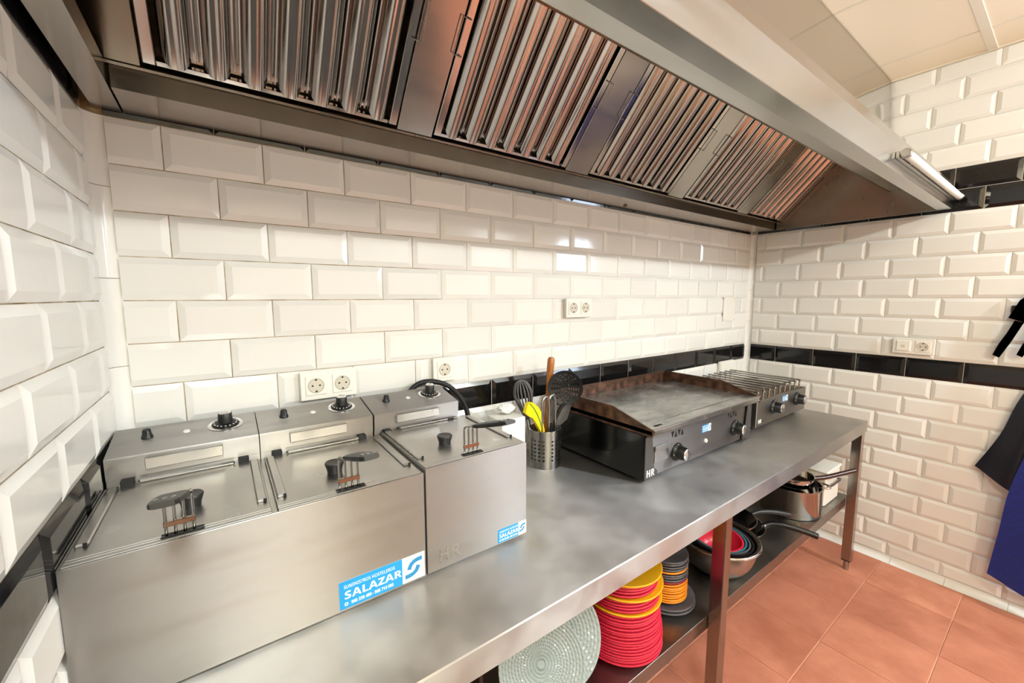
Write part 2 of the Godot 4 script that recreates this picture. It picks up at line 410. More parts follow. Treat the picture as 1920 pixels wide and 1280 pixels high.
func make_room() -> void:
	var w := structure("wall_back", "back wall of white metro tiles with a black tile row")
	boxed("wall_body", Vector3(LX - 0.1, -0.1, -0.12), Vector3(0.8, CY + 0.1, -0.0012), 0, "grout", w)
	boxed("wall_body", Vector3(0.8, -0.1, -0.12), Vector3(RX + 0.1, CY + 0.1, -0.0012), 0, "grout_pale", w)
	tile_wall(w, Vector3(0, 0, 0), Vector3.RIGHT, 0.004, 2.977, 0.1, -9, 8, 1.85, 0.2)
	w = structure("wall_right", "right wall of bevelled white metro tiles with black rows")
	# the wall has an opening for the window beyond the right edge of the picture
	for q in [[-0.12, -0.1, 1.40, CY + 0.1], [1.90, -0.1, FZ + 0.1, CY + 0.1], [1.40, -0.1, 1.90, 1.58], [1.40, 2.0, 1.90, CY + 0.1]]:
		boxed("wall_body", Vector3(RX + 0.0012, q[1], q[0]), Vector3(RX + 0.12, q[3], q[2]), 0, "grout_pale", w)
	tile_wall(w, Vector3(RX, 0, 0), Vector3(0, 0, 1), 0.030, 1.39, 0.0775, -10, 14, CY, 0.034)
	w = structure("wall_left", "left wall of white metro tiles with black rows")
	boxed("wall_body", Vector3(LX - 0.12, -0.1, -0.12), Vector3(LX - 0.0012, CY + 0.1, FZ + 0.1), 0, "grout", w)
	tile_wall(w, Vector3(LX, 0, 0), Vector3(0, 0, -1), 0.036, 1.40, 0.0, -9, 13, CY, 0.2, true)
	w = structure("wall_front", "plain cream wall behind the camera")
	boxed("wall_body", Vector3(LX - 0.1, -0.1, FZ), Vector3(RX + 0.1, CY + 0.1, FZ + 0.12), 0, "plaster", w)
	var t := structure("trim_1", "white cove tiles in the left corner")
	cove(t, Vector3(LX, 0, 0), Vector3.UP, Vector3.RIGHT, Vector3(0, 0, 1), 0.2, 1.80, 0.034, 0.05)
	t = structure("trim_2", "white cove tiles in the right corner")
	cove(t, Vector3(RX, 0, 0), Vector3.UP, Vector3.LEFT, Vector3(0, 0, 1), 0.03, 1.80, 0.029, 0.05)
	t = structure("baseboard_right", "white cove tiles along the foot of the right wall")
	cove(t, Vector3(RX, 0, 0), Vector3(0, 0, 1), Vector3.LEFT, Vector3.UP, 0.0, 1.6, 0.033, 0.0)
	# floor
	var f := structure("floor", "terracotta tiled floor")
	boxed("floor_body", Vector3(LX - 0.1, -0.12, -0.1), Vector3(RX + 0.1, -0.0035, FZ + 0.1), 0, "floor_grout", f)
	var fm := {}
	var xi := 0
	for i in range(-1, 12):
		for j in range(-1, 15):
			var x0 := maxf(0.0 + 0.3 * i, LX); var x1 := minf(0.0 + 0.3 * (i + 1), RX)
			var z0 := maxf(0.17 + 0.2985 * j, 0.0); var z1 := minf(0.17 + 0.2985 * (j + 1), FZ)
			if x1 - x0 < 0.02 or z1 - z0 < 0.02: continue
			var key := "%.3f %.3f" % [x1 - x0, z1 - z0]
			if not fm.has(key):
				var b := MB.new()
				b.box(Vector3(-(x1 - x0) / 2 + 0.0016, -0.012, -(z1 - z0) / 2 + 0.0016), Vector3((x1 - x0) / 2 - 0.0016, 0.0, (z1 - z0) / 2 - 0.0016), 0.0012)
				fm[key] = to_mesh(b, Vector3.ZERO)
			xi += 1
			piece("tile", fm[key], "terracotta_%d" % posmod(i * 5 + j * 7 + (i * j) % 3, 3), Transform3D(Basis(), Vector3((x0 + x1) / 2, 0.0007 * sin(xi * 2.3) - 0.0007, (z0 + z1) / 2)), f)
	# ceiling: panels in a grid of tees
	var c := structure("ceiling", "suspended ceiling of cream panels in a grid")
	boxed("slab", Vector3(LX - 0.1, CY + 0.06, -0.1), Vector3(RX + 0.1, CY + 0.16, FZ + 0.1), 0, "plaster", c)
	var xs := [LX]; var zs := [0.0]
	for i in range(0, 6):
		var x := -0.235 + 0.6 * i
		if x > LX + 0.02 and x < RX: xs.append(x)
	xs.append(RX)
	for j in range(0, 9):
		var z := 0.35 + 0.6 * j
		if z < FZ: zs.append(z)
	zs.append(FZ)
	var pm := {}
	for i in xs.size() - 1:
		for j in zs.size() - 1:
			if lamp_cell(i, j): continue
			var w2: float = xs[i + 1] - xs[i]; var d2: float = zs[j + 1] - zs[j]
			var key := "%.3f %.3f" % [w2, d2]
			if not pm.has(key):
				var b := MB.new()
				b.box(Vector3(-w2 / 2 + 0.004, 0, -d2 / 2 + 0.004), Vector3(w2 / 2 - 0.004, 0.012, d2 / 2 - 0.004), 0.002)
				pm[key] = to_mesh(b, Vector3.ZERO)
			piece("panel", pm[key], "ceiling_panel", Transform3D(Basis(), Vector3((xs[i] + xs[i + 1]) / 2, CY + 0.003, (zs[j] + zs[j + 1]) / 2)), c)
	for i in range(1, xs.size() - 1):
		boxed("tee", Vector3(xs[i] - 0.006, CY + 0.0012, 0), Vector3(xs[i] + 0.006, CY + 0.05, FZ), 0.001, "ceiling_tee", c)
	for j in range(1, zs.size() - 1):
		boxed("tee", Vector3(LX, CY - 0.001, zs[j] - 0.015), Vector3(RX, CY + 0.05, zs[j] + 0.015), 0.001, "ceiling_tee", c)
	boxed("edge_angle", Vector3(RX - 0.02, CY - 0.002, 0.6), Vector3(RX, CY + 0.05, FZ), 0.001, "ceiling_tee", c)
	boxed("edge_angle", Vector3(LX, CY - 0.002, 0.6), Vector3(LX + 0.02, CY + 0.05, FZ), 0.001, "ceiling_tee", c)
	# frosted window in the right wall, just out of the picture
	var wi := structure("window_1", "narrow frosted window in the right wall beyond the picture")
	boxed("pane", Vector3(RX + 0.035, 1.58, 1.40), Vector3(RX + 0.04, 2.0, 1.90), 0, "window_glow", wi)
	for q in [[1.40, 1.58, 1.90, 1.605], [1.40, 1.975, 1.90, 2.0], [1.40, 1.605, 1.425, 1.975], [1.875, 1.605, 1.90, 1.975]]:
		boxed("window_frame", Vector3(RX + 0.005, q[1], q[0]), Vector3(RX + 0.034, q[3], q[2]), 0.002, "white_plastic", wi)

var lamp_cells := {}
func lamp_cell(i: int, j: int) -> bool:
	return lamp_cells.has("%d %d" % [i, j])

func ceiling_lamp(x0: float, x1: float, z0: float, col: Color, energy: float, label: String) -> void:
	var c := Vector3((x0 + x1) / 2, CY, z0 + 0.3)
	var w := (x1 - x0) / 2
	var t := thing("ceiling_lamp", label, "lamp", c, "ceiling lamps behind the camera")
	boxed("housing", c + Vector3(-w + 0.01, 0.004, -0.28), c + Vector3(w - 0.01, 0.045, 0.28), 0.002, "ceiling_tee", t)
	boxed("diffuser", c + Vector3(-w + 0.03, 0.0, -0.26), c + Vector3(w - 0.03, 0.004, 0.26), 0, "lamp_glow", t)
	var l := AreaLight3D.new()
	l.name = "lamp_light"; l.area_size = Vector2(2 * w - 0.06, 0.52); l.light_color = col; l.light_energy = energy; l.area_range = 12.0; l.shadow_enabled = true
	l.area_normalize_energy = true; l.area_attenuation = 2.0
	t.add_child(l)
	l.transform = Transform3D(Basis(Vector3.RIGHT, -PI / 2), Vector3(0, -0.006, 0))

func globe_lamp(at: Vector3, col: Color, energy: float, label: String) -> void:
	var t := thing("globe_lamp", label, "lamp", at, "globe lamps behind the camera")
	var b := MB.new()
	b.cyl(at + Vector3(0, -0.030, 0), at + Vector3(0, -0.001, 0), 0.055, 0.06, 28, 0.003)
	obj("ceiling_rose", b, "white_plastic", t)
	b = MB.new()
	b.lathe(at + Vector3(0, -0.092, 0), [Vector2(0, -0.065), Vector2(0.025, -0.060), Vector2(0.046, -0.046), Vector2(0.060, -0.025), Vector2(0.065, 0.0), Vector2(0.060, 0.025), Vector2(0.046, 0.046), Vector2(0.03, 0.062)], 28)
	var g := obj("opal_globe", b, "lamp_glow", t)
	var l := OmniLight3D.new()
	l.name = "bulb_light"; l.light_color = col; l.light_energy = energy; l.light_size = 0.045; l.omni_range = 12.0; l.omni_attenuation = 2.0; l.shadow_enabled = true
	t.add_child(l)
	l.position = Vector3(0, -0.092, 0)

# ------------------------------------------------------------------ extractor hood
const FY := 1.862
const FZ0 := 0.162
func filter_frame(x: float) -> Transform3D:
	# local x along the wall, local y up the slope, local z towards the room (down and out)
	var th := deg_to_rad(47.0)
	var up := Vector3(0, sin(th), cos(th))
	return Transform3D(Basis(Vector3.RIGHT, up, Vector3.RIGHT.cross(up)), Vector3(x, FY, FZ0))

func profile_x(b: MB, pts: Array, x0: float, x1: float) -> void:
	# pts: Vector2(z, y) outline, extruded along x
	var p := PackedVector2Array()
	for q in pts: p.append(Vector2(-q.x, q.y))
	var old := b.F
	b.F = Transform3D(Basis(Vector3(0, 0, -1), Vector3.UP, Vector3.RIGHT), Vector3.ZERO)
	b.extr(p, x0, x1)
	b.F = old

func make_hood() -> void:
	var h := thing("extractor_hood", "long stainless steel extractor hood over the worktable", "hood", Vector3(1.49, 1.81, 0.44))
	var x0 := -0.008; var x1 := 2.985
	var b := MB.new()
	profile_x(b, [Vector2(0.009, 1.81), Vector2(0.145, 1.81), Vector2(0.145, 1.852), Vector2(0.142, 1.852), Vector2(0.142, 1.814), Vector2(0.012, 1.814), Vector2(0.012, 1.862), Vector2(0.009, 1.862)], 0.042, x1)
	obj("back_channel", b, "steel_hood", h)
	b = MB.new()
	profile_x(b, [Vector2(0.883, 1.811), Vector2(0.882, 1.81), Vector2(0.838, 1.81), Vector2(0.838, 1.826), Vector2(0.840, 1.826), Vector2(0.840, 1.813), Vector2(0.880, 1.813), Vector2(0.880, 1.892), Vector2(0.866, 1.935), Vector2(0.655, 1.935), Vector2(0.655, 1.938), Vector2(0.868, 1.938), Vector2(0.883, 1.892)], x0, x1)
	obj("front_visor", b, "steel_hood", h)
	b = MB.new()
	profile_x(b, [Vector2(0.658, 1.938), Vector2(0.6205, 2.474), Vector2(0.6175, 2.474), Vector2(0.655, 1.938)], x0, x1)
	obj("upper_fascia", b, "steel_polished", h)
	b = MB.new()   # end lip on the left, with its side panel
	b.box(Vector3(x0, 1.81, 0.009), Vector3(0.038, 1.813, 0.838))
	b.box(Vector3(0.036, 1.813, 0.147), Vector3(0.038, 1.852, 0.838))
	b.box(Vector3(x0, 1.813, 0.003), Vector3(x0 + 0.002, 1.94, 0.86))
	obj("end_lip", b, "steel_hood", h)
	b = MB.new()
	b.box(Vector3(2.967, 1.81, 0.147), Vector3(x1, 1.813, 0.838))
	obj("end_lip", b, "steel_hood", h)
	b = MB.new()   # inside: end panels, sloping ceiling plate
	profile_x(b, [Vector2(0.15, 1.813), Vector2(0.866, 1.813), Vector2(0.866, 1.934), Vector2(0.655, 1.934), Vector2(0.51, 2.235), Vector2(0.15, 1.86)], 2.968, 2.970)
	obj("end_panel", b, "steel_hood_dark", h)
	b = MB.new()
	profile_x(b, [Vector2(0.15, 1.853), Vector2(0.836, 1.853), Vector2(0.866, 1.934), Vector2(0.655, 1.934), Vector2(0.51, 2.235), Vector2(0.15, 1.86)], 0.0, 0.002)
	obj("end_panel", b, "steel_hood_dark", h)
	b = MB.new()
	profile_x(b, [Vector2(0.655, 1.932), Vector2(0.655, 1.935), Vector2(0.505, 2.24), Vector2(0.502, 2.238)], x0, x1)
	obj("inner_roof", b, "steel_hood_dark", h)
	# cover strips between the filters
	var starts := [0.093, 0.708, 1.334, 1.955, 2.582]
	var ends := [0.600, 1.214, 1.834, 2.462, 2.966]
	var gaps := [[0.002, 0.089], [0.604, 0.703], [1.218, 1.330], [1.838, 1.951], [2.466, 2.578]]
	for g in gaps:
		b = MB.new(); b.F = filter_frame(0)
		b.box(Vector3(g[0], -0.008, -0.004), Vector3(g[1], 0.51, -0.001), 0.0008)
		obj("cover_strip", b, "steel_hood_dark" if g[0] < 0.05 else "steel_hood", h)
	b = MB.new(); b.F = filter_frame(0)      # ledge the filters stand on
	b.box(Vector3(0.002, -0.016, -0.03), Vector3(2.967, -0.009, 0.0), 0.001)
	obj("filter_ledge", b, "steel_hood_dark", h)
	b = MB.new()
	b.cyl(Vector3(1.68, 1.8095, 0.05), Vector3(1.68, 1.802, 0.05), 0.010, 0.006, 12, 0.001)
	obj("drain_plug", b, "steel_hood_dark", h)
	# baffle filters
	var names := ["leftmost of the steel baffle filters in the hood", "second baffle filter from the left in the hood", "third baffle filter from the left, middle of the hood", "fourth baffle filter from the left in the hood", "narrow rightmost baffle filter beside the hood's end panel"]
	for i in 5:
		make_filter(starts[i], ends[i], names[i])
	# tube lamp on the visor
	var t := thing("tube_lamp", "white tube lamp fixed to the front of the hood", "lamp", Vector3(2.45, 1.845, 0.9))
	b = MB.new(); b.cyl(Vector3(1.985, 1.856, 0.908), Vector3(2.93, 1.856, 0.908), 0.0125, 0.0125, 20, 0.001)
	obj("tube", b, "opal_tube", t)
	for x in [1.965, 2.925]:
		b = MB.new(); b.cyl(Vector3(x, 1.856, 0.908), Vector3(x + 0.024, 1.856, 0.908), 0.0145, 0.0145, 8, 0.002)
		obj("end_cap", b, "steel_satin", t)
	boxed("mount", Vector3(1.97, 1.846, 0.8835), Vector3(2.945, 1.866, 0.893), 0.001, "steel_satin", t)
	for x in [2.1, 2.8]:
		boxed("clip", Vector3(x, 1.849, 0.889), Vector3(x + 0.012, 1.863, 0.90), 0.001, "steel_satin", t)

func make_filter(x0: float, x1: float, label: String) -> void:
	var base := Vector3((x0 + x1) / 2, FY, FZ0)
	var t := thing("baffle_filter", label, "filter", base, "steel baffle filters in the hood")
	var len := 0.49
	var b := MB.new(); b.F = filter_frame(0)
	var fw := 0.020
	b.box(Vector3(x0, 0, -0.040), Vector3(x0 + fw, len, 0.0), 0.0015)
	b.box(Vector3(x1 - fw, 0, -0.040), Vector3(x1, len, 0.0), 0.0015)
	b.box(Vector3(x0 + fw, -0.004, -0.040), Vector3(x1 - fw, 0.006, -0.012), 0.001)
	b.box(Vector3(x0 + fw, len - 0.01, -0.040), Vector3(x1 - fw, len, -0.004), 0.001)
	obj("frame", b, "steel_baffle", t)
	var n := int(round((x1 - x0 - 2 * fw) / 0.0665))
	var pitch := (x1 - x0 - 2 * fw) / n
	var pr := [Vector2(-0.0240, -0.022)]
	for i in 27:
		var tt := deg_to_rad(-90.0 + 180.0 * i / 26.0)
		pr.append(Vector2(0.0240 * sin(tt), -0.0125 + 0.0190 * cos(tt) - 0.0011 * cos(7.0 * tt) * cos(tt)))
	pr.append(Vector2(0.0240, -0.022))
	for i in n:
		b = MB.new(); b.F = filter_frame(0)
		sheet(b, pr, x0 + fw + pitch * (i + 0.5), 0.004, len - 0.006, 0.0, 1.0)
		obj("baffle", b, "steel_baffle", t)
	for i in n + 1:
		b = MB.new(); b.F = filter_frame(0)
		var w := 0.55
		if i == 0 or i == n: continue
		sheet(b, pr, x0 + fw + pitch * i, 0.01, len - 0.01, -0.034, -w)
		obj("baffle", b, "steel_baffle", t)
	for sx in [x0 + 0.010, x1 - 0.010]:
		var out: float = -0.022 if sx < (x0 + x1) / 2 else 0.022
		b = MB.new(); b.F = filter_frame(0)
		b.tube([Vector3(sx, 0.205, -0.002), Vector3(sx, 0.205, 0.007), Vector3(sx + out, 0.205, 0.008), Vector3(sx + out, 0.285, 0.008), Vector3(sx, 0.285, 0.007), Vector3(sx, 0.285, -0.002)], 0.0017, 6)
		obj("wire_handle", b, "steel_satin", t)

func sheet(b: MB, pr: Array, cx: float, y0: float, y1: float, dz: float, flip: float) -> void:
	var m := pr.size() - 1
	var nn := []
	for i in m:
		var d: Vector2 = pr[i + 1] - pr[i]
		nn.append(Vector2(-d.y, d.x).normalized())
	for i in m:
		var n0: Vector2 = nn[i]; var n1: Vector2 = nn[i]
		if i > 0: n0 = (nn[i] + nn[i - 1]).normalized()
		if i < m - 1: n1 = (nn[i] + nn[i + 1]).normalized()
		var s := 1.0 if flip > 0 else -1.0
		var k := absf(flip)
		var a := Vector3(cx + pr[i].x, y0, dz + pr[i].y * flip); var c := Vector3(cx + pr[i + 1].x, y0, dz + pr[i + 1].y * flip)
		# the lower tip of each baffle is cut back towards its flanks
		if flip > 0:
			a.y += 0.02 * pow(absf(pr[i].x) / 0.0235, 3.0); c.y += 0.02 * pow(absf(pr[i + 1].x) / 0.0235, 3.0)
		var d2 := Vector3(c.x, y1, c.z); var e := Vector3(a.x, y1, a.z)
		var na := Vector3(n0.x, 0, n0.y * s); var nb := Vector3(n1.x, 0, n1.y * s)
		if s > 0:
			b.triN(a, c, d2, na, nb, nb); b.triN(a, d2, e, na, nb, na)
		else:
			b.triN(a, d2, c, na, nb, nb); b.triN(a, e, d2, na, na, nb)

# ------------------------------------------------------------------ sockets and plates on the walls
func socket(label: String, c: Vector3, u: Vector3, w: float, h: float, kinds: Array, depth: float, group := "wall sockets") -> void:
	var n := u.cross(Vector3.UP)
	var t := thing("wall_socket", label, "socket", c, group)
	var F := Transform3D(Basis(u, Vector3.UP, n), c)
	var b := MB.new(); b.F = F
	b.box(Vector3(-w / 2 + 0.003, -h / 2 + 0.003, 0.0), Vector3(w / 2 - 0.003, h / 2 - 0.003, depth - 0.006), 0.001)
	obj("mounting_box", b, "white_plastic", t)
	b = MB.new(); b.F = F
	b.box(Vector3(-w / 2, -h / 2, depth - 0.006), Vector3(w / 2, h / 2, depth), 0.002)
	obj("cover_plate", b, "white_plastic", t)
	var k := kinds.size()
	for i in k:
		var cx := (i - (k - 1) / 2.0) * 0.071
		b = MB.new(); b.F = F
		b.box(Vector3(cx - 0.0275, -0.0275, depth - 0.001), Vector3(cx + 0.0275, 0.0275, depth + 0.0025), 0.0012)
		var ins := obj("insert", b, "white_plastic", t)
		var G := F * Transform3D(Basis(Vector3.RIGHT, PI / 2), Vector3(cx, 0, 0))
		if kinds[i] == "socket":
			b = MB.new(); b.F = G
			b.lathe(Vector3(0, depth, 0), [Vector2(0, 0.0028), Vector2(0.0185, 0.0028), Vector2(0.0195, 0.0042), Vector2(0.0215, 0.0036), Vector2(0.0222, 0.0018)], 28)
			obj("socket_well", b, "socket_well", ins)
			for sx in [-0.0095, 0.0095]:
				b = MB.new(); b.F = F
				b.cyl(Vector3(cx + sx, 0, depth + 0.002), Vector3(cx + sx, 0, depth + 0.0034), 0.0026, 0.0026, 10)
				obj("pin_hole", b, "black_gap", ins)
			for sy in [-0.0165, 0.0165]:
				b = MB.new(); b.F = F
				b.box(Vector3(cx - 0.0028, sy - 0.0022, depth + 0.002), Vector3(cx + 0.0028, sy + 0.0022, depth + 0.0042), 0.0005)
				obj("earth_clip", b, "charcoal_knob", ins)
		elif kinds[i] == "switch":
			b = MB.new(); b.F = F
			b.box(Vector3(cx - 0.0255, -0.0245, depth + 0.002), Vector3(cx + 0.0255, 0.0245, depth + 0.0055), 0.0015)
			obj("rocker", b, "white_plastic", ins)
			b = MB.new(); b.F = F
			b.box(Vector3(cx - 0.008, -0.008, depth + 0.005), Vector3(cx + 0.007, 0.004, depth + 0.0061), 0.0004)
			obj("window", b, "socket_well", ins)

func make_wall_fittings() -> void:
	socket("double wall socket above the left double fryer", Vector3(0.428, 1.158, 0.0062), Vector3.RIGHT, 0.152, 0.083, ["socket", "socket"], 0.018)
	socket("single wall socket above the cable of the right fryer", Vector3(0.794, 1.162, 0.0062), Vector3.RIGHT, 0.082, 0.082, ["socket"], 0.018)
	socket("small double wall socket high on the tiles above the griddle", Vector3(1.428, 1.361, 0.0062), Vector3.RIGHT, 0.150, 0.081, ["socket", "socket"], 0.022)
	socket("switch and socket plate on the right wall above the black tile row", Vector3(RX - 0.0062, 1.161, 0.802), Vector3(0, 0, 1), 0.153, 0.080, ["switch", "socket"], 0.018)
	var t := thing("blank_plate", "blank cream cover plate on the tiles near the right corner", "cover plate", Vector3(2.735, 1.33, 0.0062))
	boxed("plate", Vector3(2.668, 1.256, 0.0062), Vector3(2.806, 1.404, 0.011), 0.002, "white_plastic", t)
	for p in [Vector2(2.676, 1.266), Vector2(2.798, 1.266), Vector2(2.676, 1.394), Vector2(2.798, 1.394)]:
		var b := MB.new(); b.cyl(Vector3(p.x, p.y, 0.0105), Vector3(p.x, p.y, 0.0122), 0.003, 0.003, 10)
		obj("screw", b, "steel_satin", t)
	t = thing("junction_box", "small white junction box on the wall behind the hob", "box", Vector3(2.72, 0.97, 0.0062))
	boxed("box_body", Vector3(2.64, 0.925, 0.0062), Vector3(2.805, 1.012, 0.024), 0.003, "white_plastic", t)
	boxed("box_lid", Vector3(2.644, 0.929, 0.024), Vector3(2.801, 1.008, 0.028), 0.002, "white_plastic", t)

# ------------------------------------------------------------------ worktable
func make_table() -> void:
	var t := thing("worktable", "long stainless steel worktable with a lower shelf", "table", Vector3(1.375, 0, 0.355))
	var b := MB.new()
	var xa := -0.018; var xb := 2.772; var zb := 0.012; var zf := 0.704
	b.box(Vector3(xa, TY - 0.006, zb), Vector3(xb, TY, zf), 0.0025)
	obj("tabletop", b, "steel_top", t)
	b = MB.new()
	b.box(Vector3(xa, TY - 0.058, zf - 0.003), Vector3(xb, TY - 0.0025, zf), 0.001)
	b.box(Vector3(xa, TY - 0.058, zf - 0.018), Vector3(xb, TY - 0.0565, zf - 0.001), 0.0005)
	b.box(Vector3(xb - 0.003, TY - 0.058, zb), Vector3(xb, TY - 0.0025, zf - 0.003), 0.001)
	b.box(Vector3(xa, TY - 0.058, zb), Vector3(xb - 0.003, TY - 0.006, zb + 0.003), 0.001)
	obj("apron", b, "steel_top", t)
	for x in [0.02, 1.397, 2.722]:
		for z in [0.03, 0.660]:
			var lg := boxed("leg", Vector3(x, 0.055, z), Vector3(x + 0.040, TY - 0.007, z + 0.040), 0.002, "steel_leg", t)
			b = MB.new(); b.cyl(Vector3(x + 0.02, 0.0, z + 0.02), Vector3(x + 0.02, 0.06, z + 0.02), 0.0125, 0.0125, 16, 0.002)
			obj("foot", b, "steel_satin", lg)
			boxed("foot_collar", Vector3(x + 0.001, 0.050, z + 0.001), Vector3(x + 0.039, 0.056, z + 0.039), 0.001, "black_rubber", lg)
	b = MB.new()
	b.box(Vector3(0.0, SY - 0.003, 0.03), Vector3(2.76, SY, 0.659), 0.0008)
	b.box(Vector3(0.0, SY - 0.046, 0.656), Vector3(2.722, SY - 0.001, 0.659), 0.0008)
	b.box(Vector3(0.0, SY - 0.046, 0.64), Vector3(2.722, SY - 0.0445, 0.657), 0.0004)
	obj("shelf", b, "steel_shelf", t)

# ------------------------------------------------------------------ stickers
func sticker(parent: Node3D, lo: Vector2, hi: Vector2, z: float, big: bool) -> void:
	# lies in the plane z, facing +z; the right end is white with the S mark
	var w := hi.x - lo.x; var h := hi.y - lo.y
	var split := lo.x + w * 0.715
	var s := boxed("sticker", Vector3(lo.x, lo.y, z), Vector3(hi.x, hi.y, z + 0.0004), 0, "sticker_white", parent, "white and blue sticker")
	boxed("blue_field", Vector3(lo.x, lo.y, z + 0.0004), Vector3(split, hi.y, z + 0.0006), 0, "sticker_blue", s)
	var b := MB.new()
	var c := Vector2((split + hi.x) / 2, (lo.y + hi.y) / 2)
	b.F = Transform3D(Basis(), Vector3(c.x, c.y, 0))
	var k := minf(hi.x - split, h) * 0.40
	b.ribbon([Vector2(0.95, 0.80) * k, Vector2(0.45, 0.78) * k, Vector2(0.05, 0.68) * k, Vector2(-0.28, 0.45) * k, Vector2(-0.45, 0.12) * k, Vector2(-0.50, -0.10) * k], 0.46 * k, z + 0.0004, z + 0.0007)
	b.ribbon([Vector2(-0.95, -0.80) * k, Vector2(-0.45, -0.78) * k, Vector2(-0.05, -0.68) * k, Vector2(0.28, -0.45) * k, Vector2(0.45, -0.12) * k, Vector2(0.50, 0.10) * k], 0.46 * k, z + 0.0004, z + 0.0007)
	obj("s_mark", b, "logo_blue", s)
	var fw := split - lo.x
	var x := lo.x + fw * 0.07
	letters("SALAZAR", h * 0.27, Vector3(x, lo.y + h * 0.47, z + 0.0007), Vector3.RIGHT, Vector3.UP, "sticker_white", s, true, HORIZONTAL_ALIGNMENT_LEFT, 0.0003, fw * 0.86 / (h * 0.27 * 5.45))
	letters("SUMINISTROS HOSTELEROS", h * 0.115, Vector3(x, lo.y + h * 0.78, z + 0.0007), Vector3.RIGHT, Vector3.UP, "sticker_white", s, false, HORIZONTAL_ALIGNMENT_LEFT, 0.0003, fw * 0.86 / (h * 0.115 * 18.6))
	letters("968 335 490 - 968 713 095", h * 0.115, Vector3(x + fw * 0.10, lo.y + h * 0.16, z + 0.0007), Vector3.RIGHT, Vector3.UP, "sticker_white", s, true, HORIZONTAL_ALIGNMENT_LEFT, 0.0003, fw * 0.76 / (h * 0.115 * 18.4))
	b = MB.new()
	b.F = Transform3D(Basis(Vector3.RIGHT, PI / 2), Vector3(x + h * 0.06, lo.y + h * 0.16, z + 0.0006))
	b.lathe(Vector3.ZERO, [Vector2(h * 0.030, 0.0), Vector2(h * 0.062, 0.0), Vector2(h * 0.062, 0.0003), Vector2(h * 0.030, 0.0003)], 16)
	obj("phone_mark", b, "sticker_white", s)

# ------------------------------------------------------------------ fryers
func console(parent: Node3D, x0: float, x1: float) -> void:
	var b := MB.new()
	profile_x(b, [Vector2(0.045, 0.81), Vector2(0.185, 0.81), Vector2(0.185, 1.048), Vector2(0.188, 1.048), Vector2(0.190, 1.090), Vector2(0.188, 1.0925), Vector2(0.062, 1.116), Vector2(0.050, 1.114), Vector2(0.045, 1.108)], x0, x1)
	var c := obj("console", b, "steel_panel", parent)
	var sl := atan2(0.0235, 0.126)
	var top := func(x: float, z: float) -> Transform3D:
		return Transform3D(Basis(Vector3.RIGHT, sl), Vector3(x, 1.0925 + (0.188 - z) * 0.0235 / 0.126, z))
	var w := x1 - x0
	# thermostat dial
	b = MB.new(); b.F = top.call(x0 + w * 0.765, 0.112)
	b.lathe(Vector3.ZERO, [Vector2(0.0345, 0), Vector2(0.0345, 0.002), Vector2(0.033, 0.003), Vector2(0.0275, 0.003), Vector2(0.0265, 0.001)], 36)
	b.box(Vector3(-0.002, 0.0028, 0.028), Vector3(0.002, 0.0042, 0.038), 0.0005)
	obj("dial_ring", b, "chrome", c)
	b = MB.new(); b.F = top.call(x0 + w * 0.765, 0.112)
	b.lathe(Vector3.ZERO, [Vector2(0.027, 0.001), Vector2(0.026, 0.006), Vector2(0.0155, 0.010), Vector2(0.0145, 0.014), Vector2(0.0135, 0.031), Vector2(0.0125, 0.032)], 32)
	var d := obj("dial", b, "black_plastic", c)
	b = MB.new(); b.F = top.call(x0 + w * 0.765, 0.112)
	b.lathe(Vector3.ZERO, [Vector2(0.0125, 0.032), Vector2(0.0115, 0.0328), Vector2(0, 0.0328)], 24)
	obj("dial_cap", b, "chrome", d)
	b = MB.new()
	for i in 13:
		b.F = top.call(x0 + w * 0.765, 0.112) * Transform3D(Basis(Vector3.UP, deg_to_rad(-130 + i * 21.6)), Vector3.ZERO)
		b.box(Vector3(-0.0016, 0.0058, 0.0195), Vector3(0.0016, 0.0078, 0.0235))
	obj("dial_marks", b, "dial_white", d)
	# switch knob and pilot lamp
	b = MB.new(); b.F = top.call(x0 + w * 0.225, 0.117)
	b.lathe(Vector3.ZERO, [Vector2(0.0105, 0), Vector2(0.0098, 0.005), Vector2(0.0085, 0.006), Vector2(0.0072, 0.018), Vector2(0.006, 0.0195), Vector2(0, 0.0195)], 20)
	b.box(Vector3(-0.0012, 0.004, 0.004), Vector3(0.0012, 0.020, 0.0095), 0.0004)
	obj("switch_knob", b, "black_plastic", c)
	b = MB.new(); b.F = top.call(x0 + w * 0.485, 0.117)
	b.lathe(Vector3.ZERO, [Vector2(0.0065, 0), Vector2(0.0065, 0.002), Vector2(0.005, 0.003), Vector2(0.0035, 0.0022), Vector2(0, 0.003)], 18)
	obj("pilot_lamp", b, "dial_white", c)
	# lifting grip on the front of the console
	b = MB.new()
	var ga := x0 + w * 0.235; var gb := x0 + w * 0.735
	b.box(Vector3(ga, 1.062, 0.196), Vector3(gb, 1.0845, 0.1985), 0.0008)
	b.box(Vector3(ga, 1.062, 0.188), Vector3(ga + 0.002, 1.0845, 0.1965), 0.0004)
	b.box(Vector3(gb - 0.002, 1.062, 0.188), Vector3(gb, 1.0845, 0.1965), 0.0004)
	obj("grip", b, "steel_lid", c)
	# hinge blocks where the lid meets the console
	for hx in [x0 + 0.022, x1 - 0.042]:
		boxed("hinge_block", Vector3(hx, 1.034, 0.1865), Vector3(hx + 0.020, 1.0475, 0.203), 0.001, "black_rubber", c)

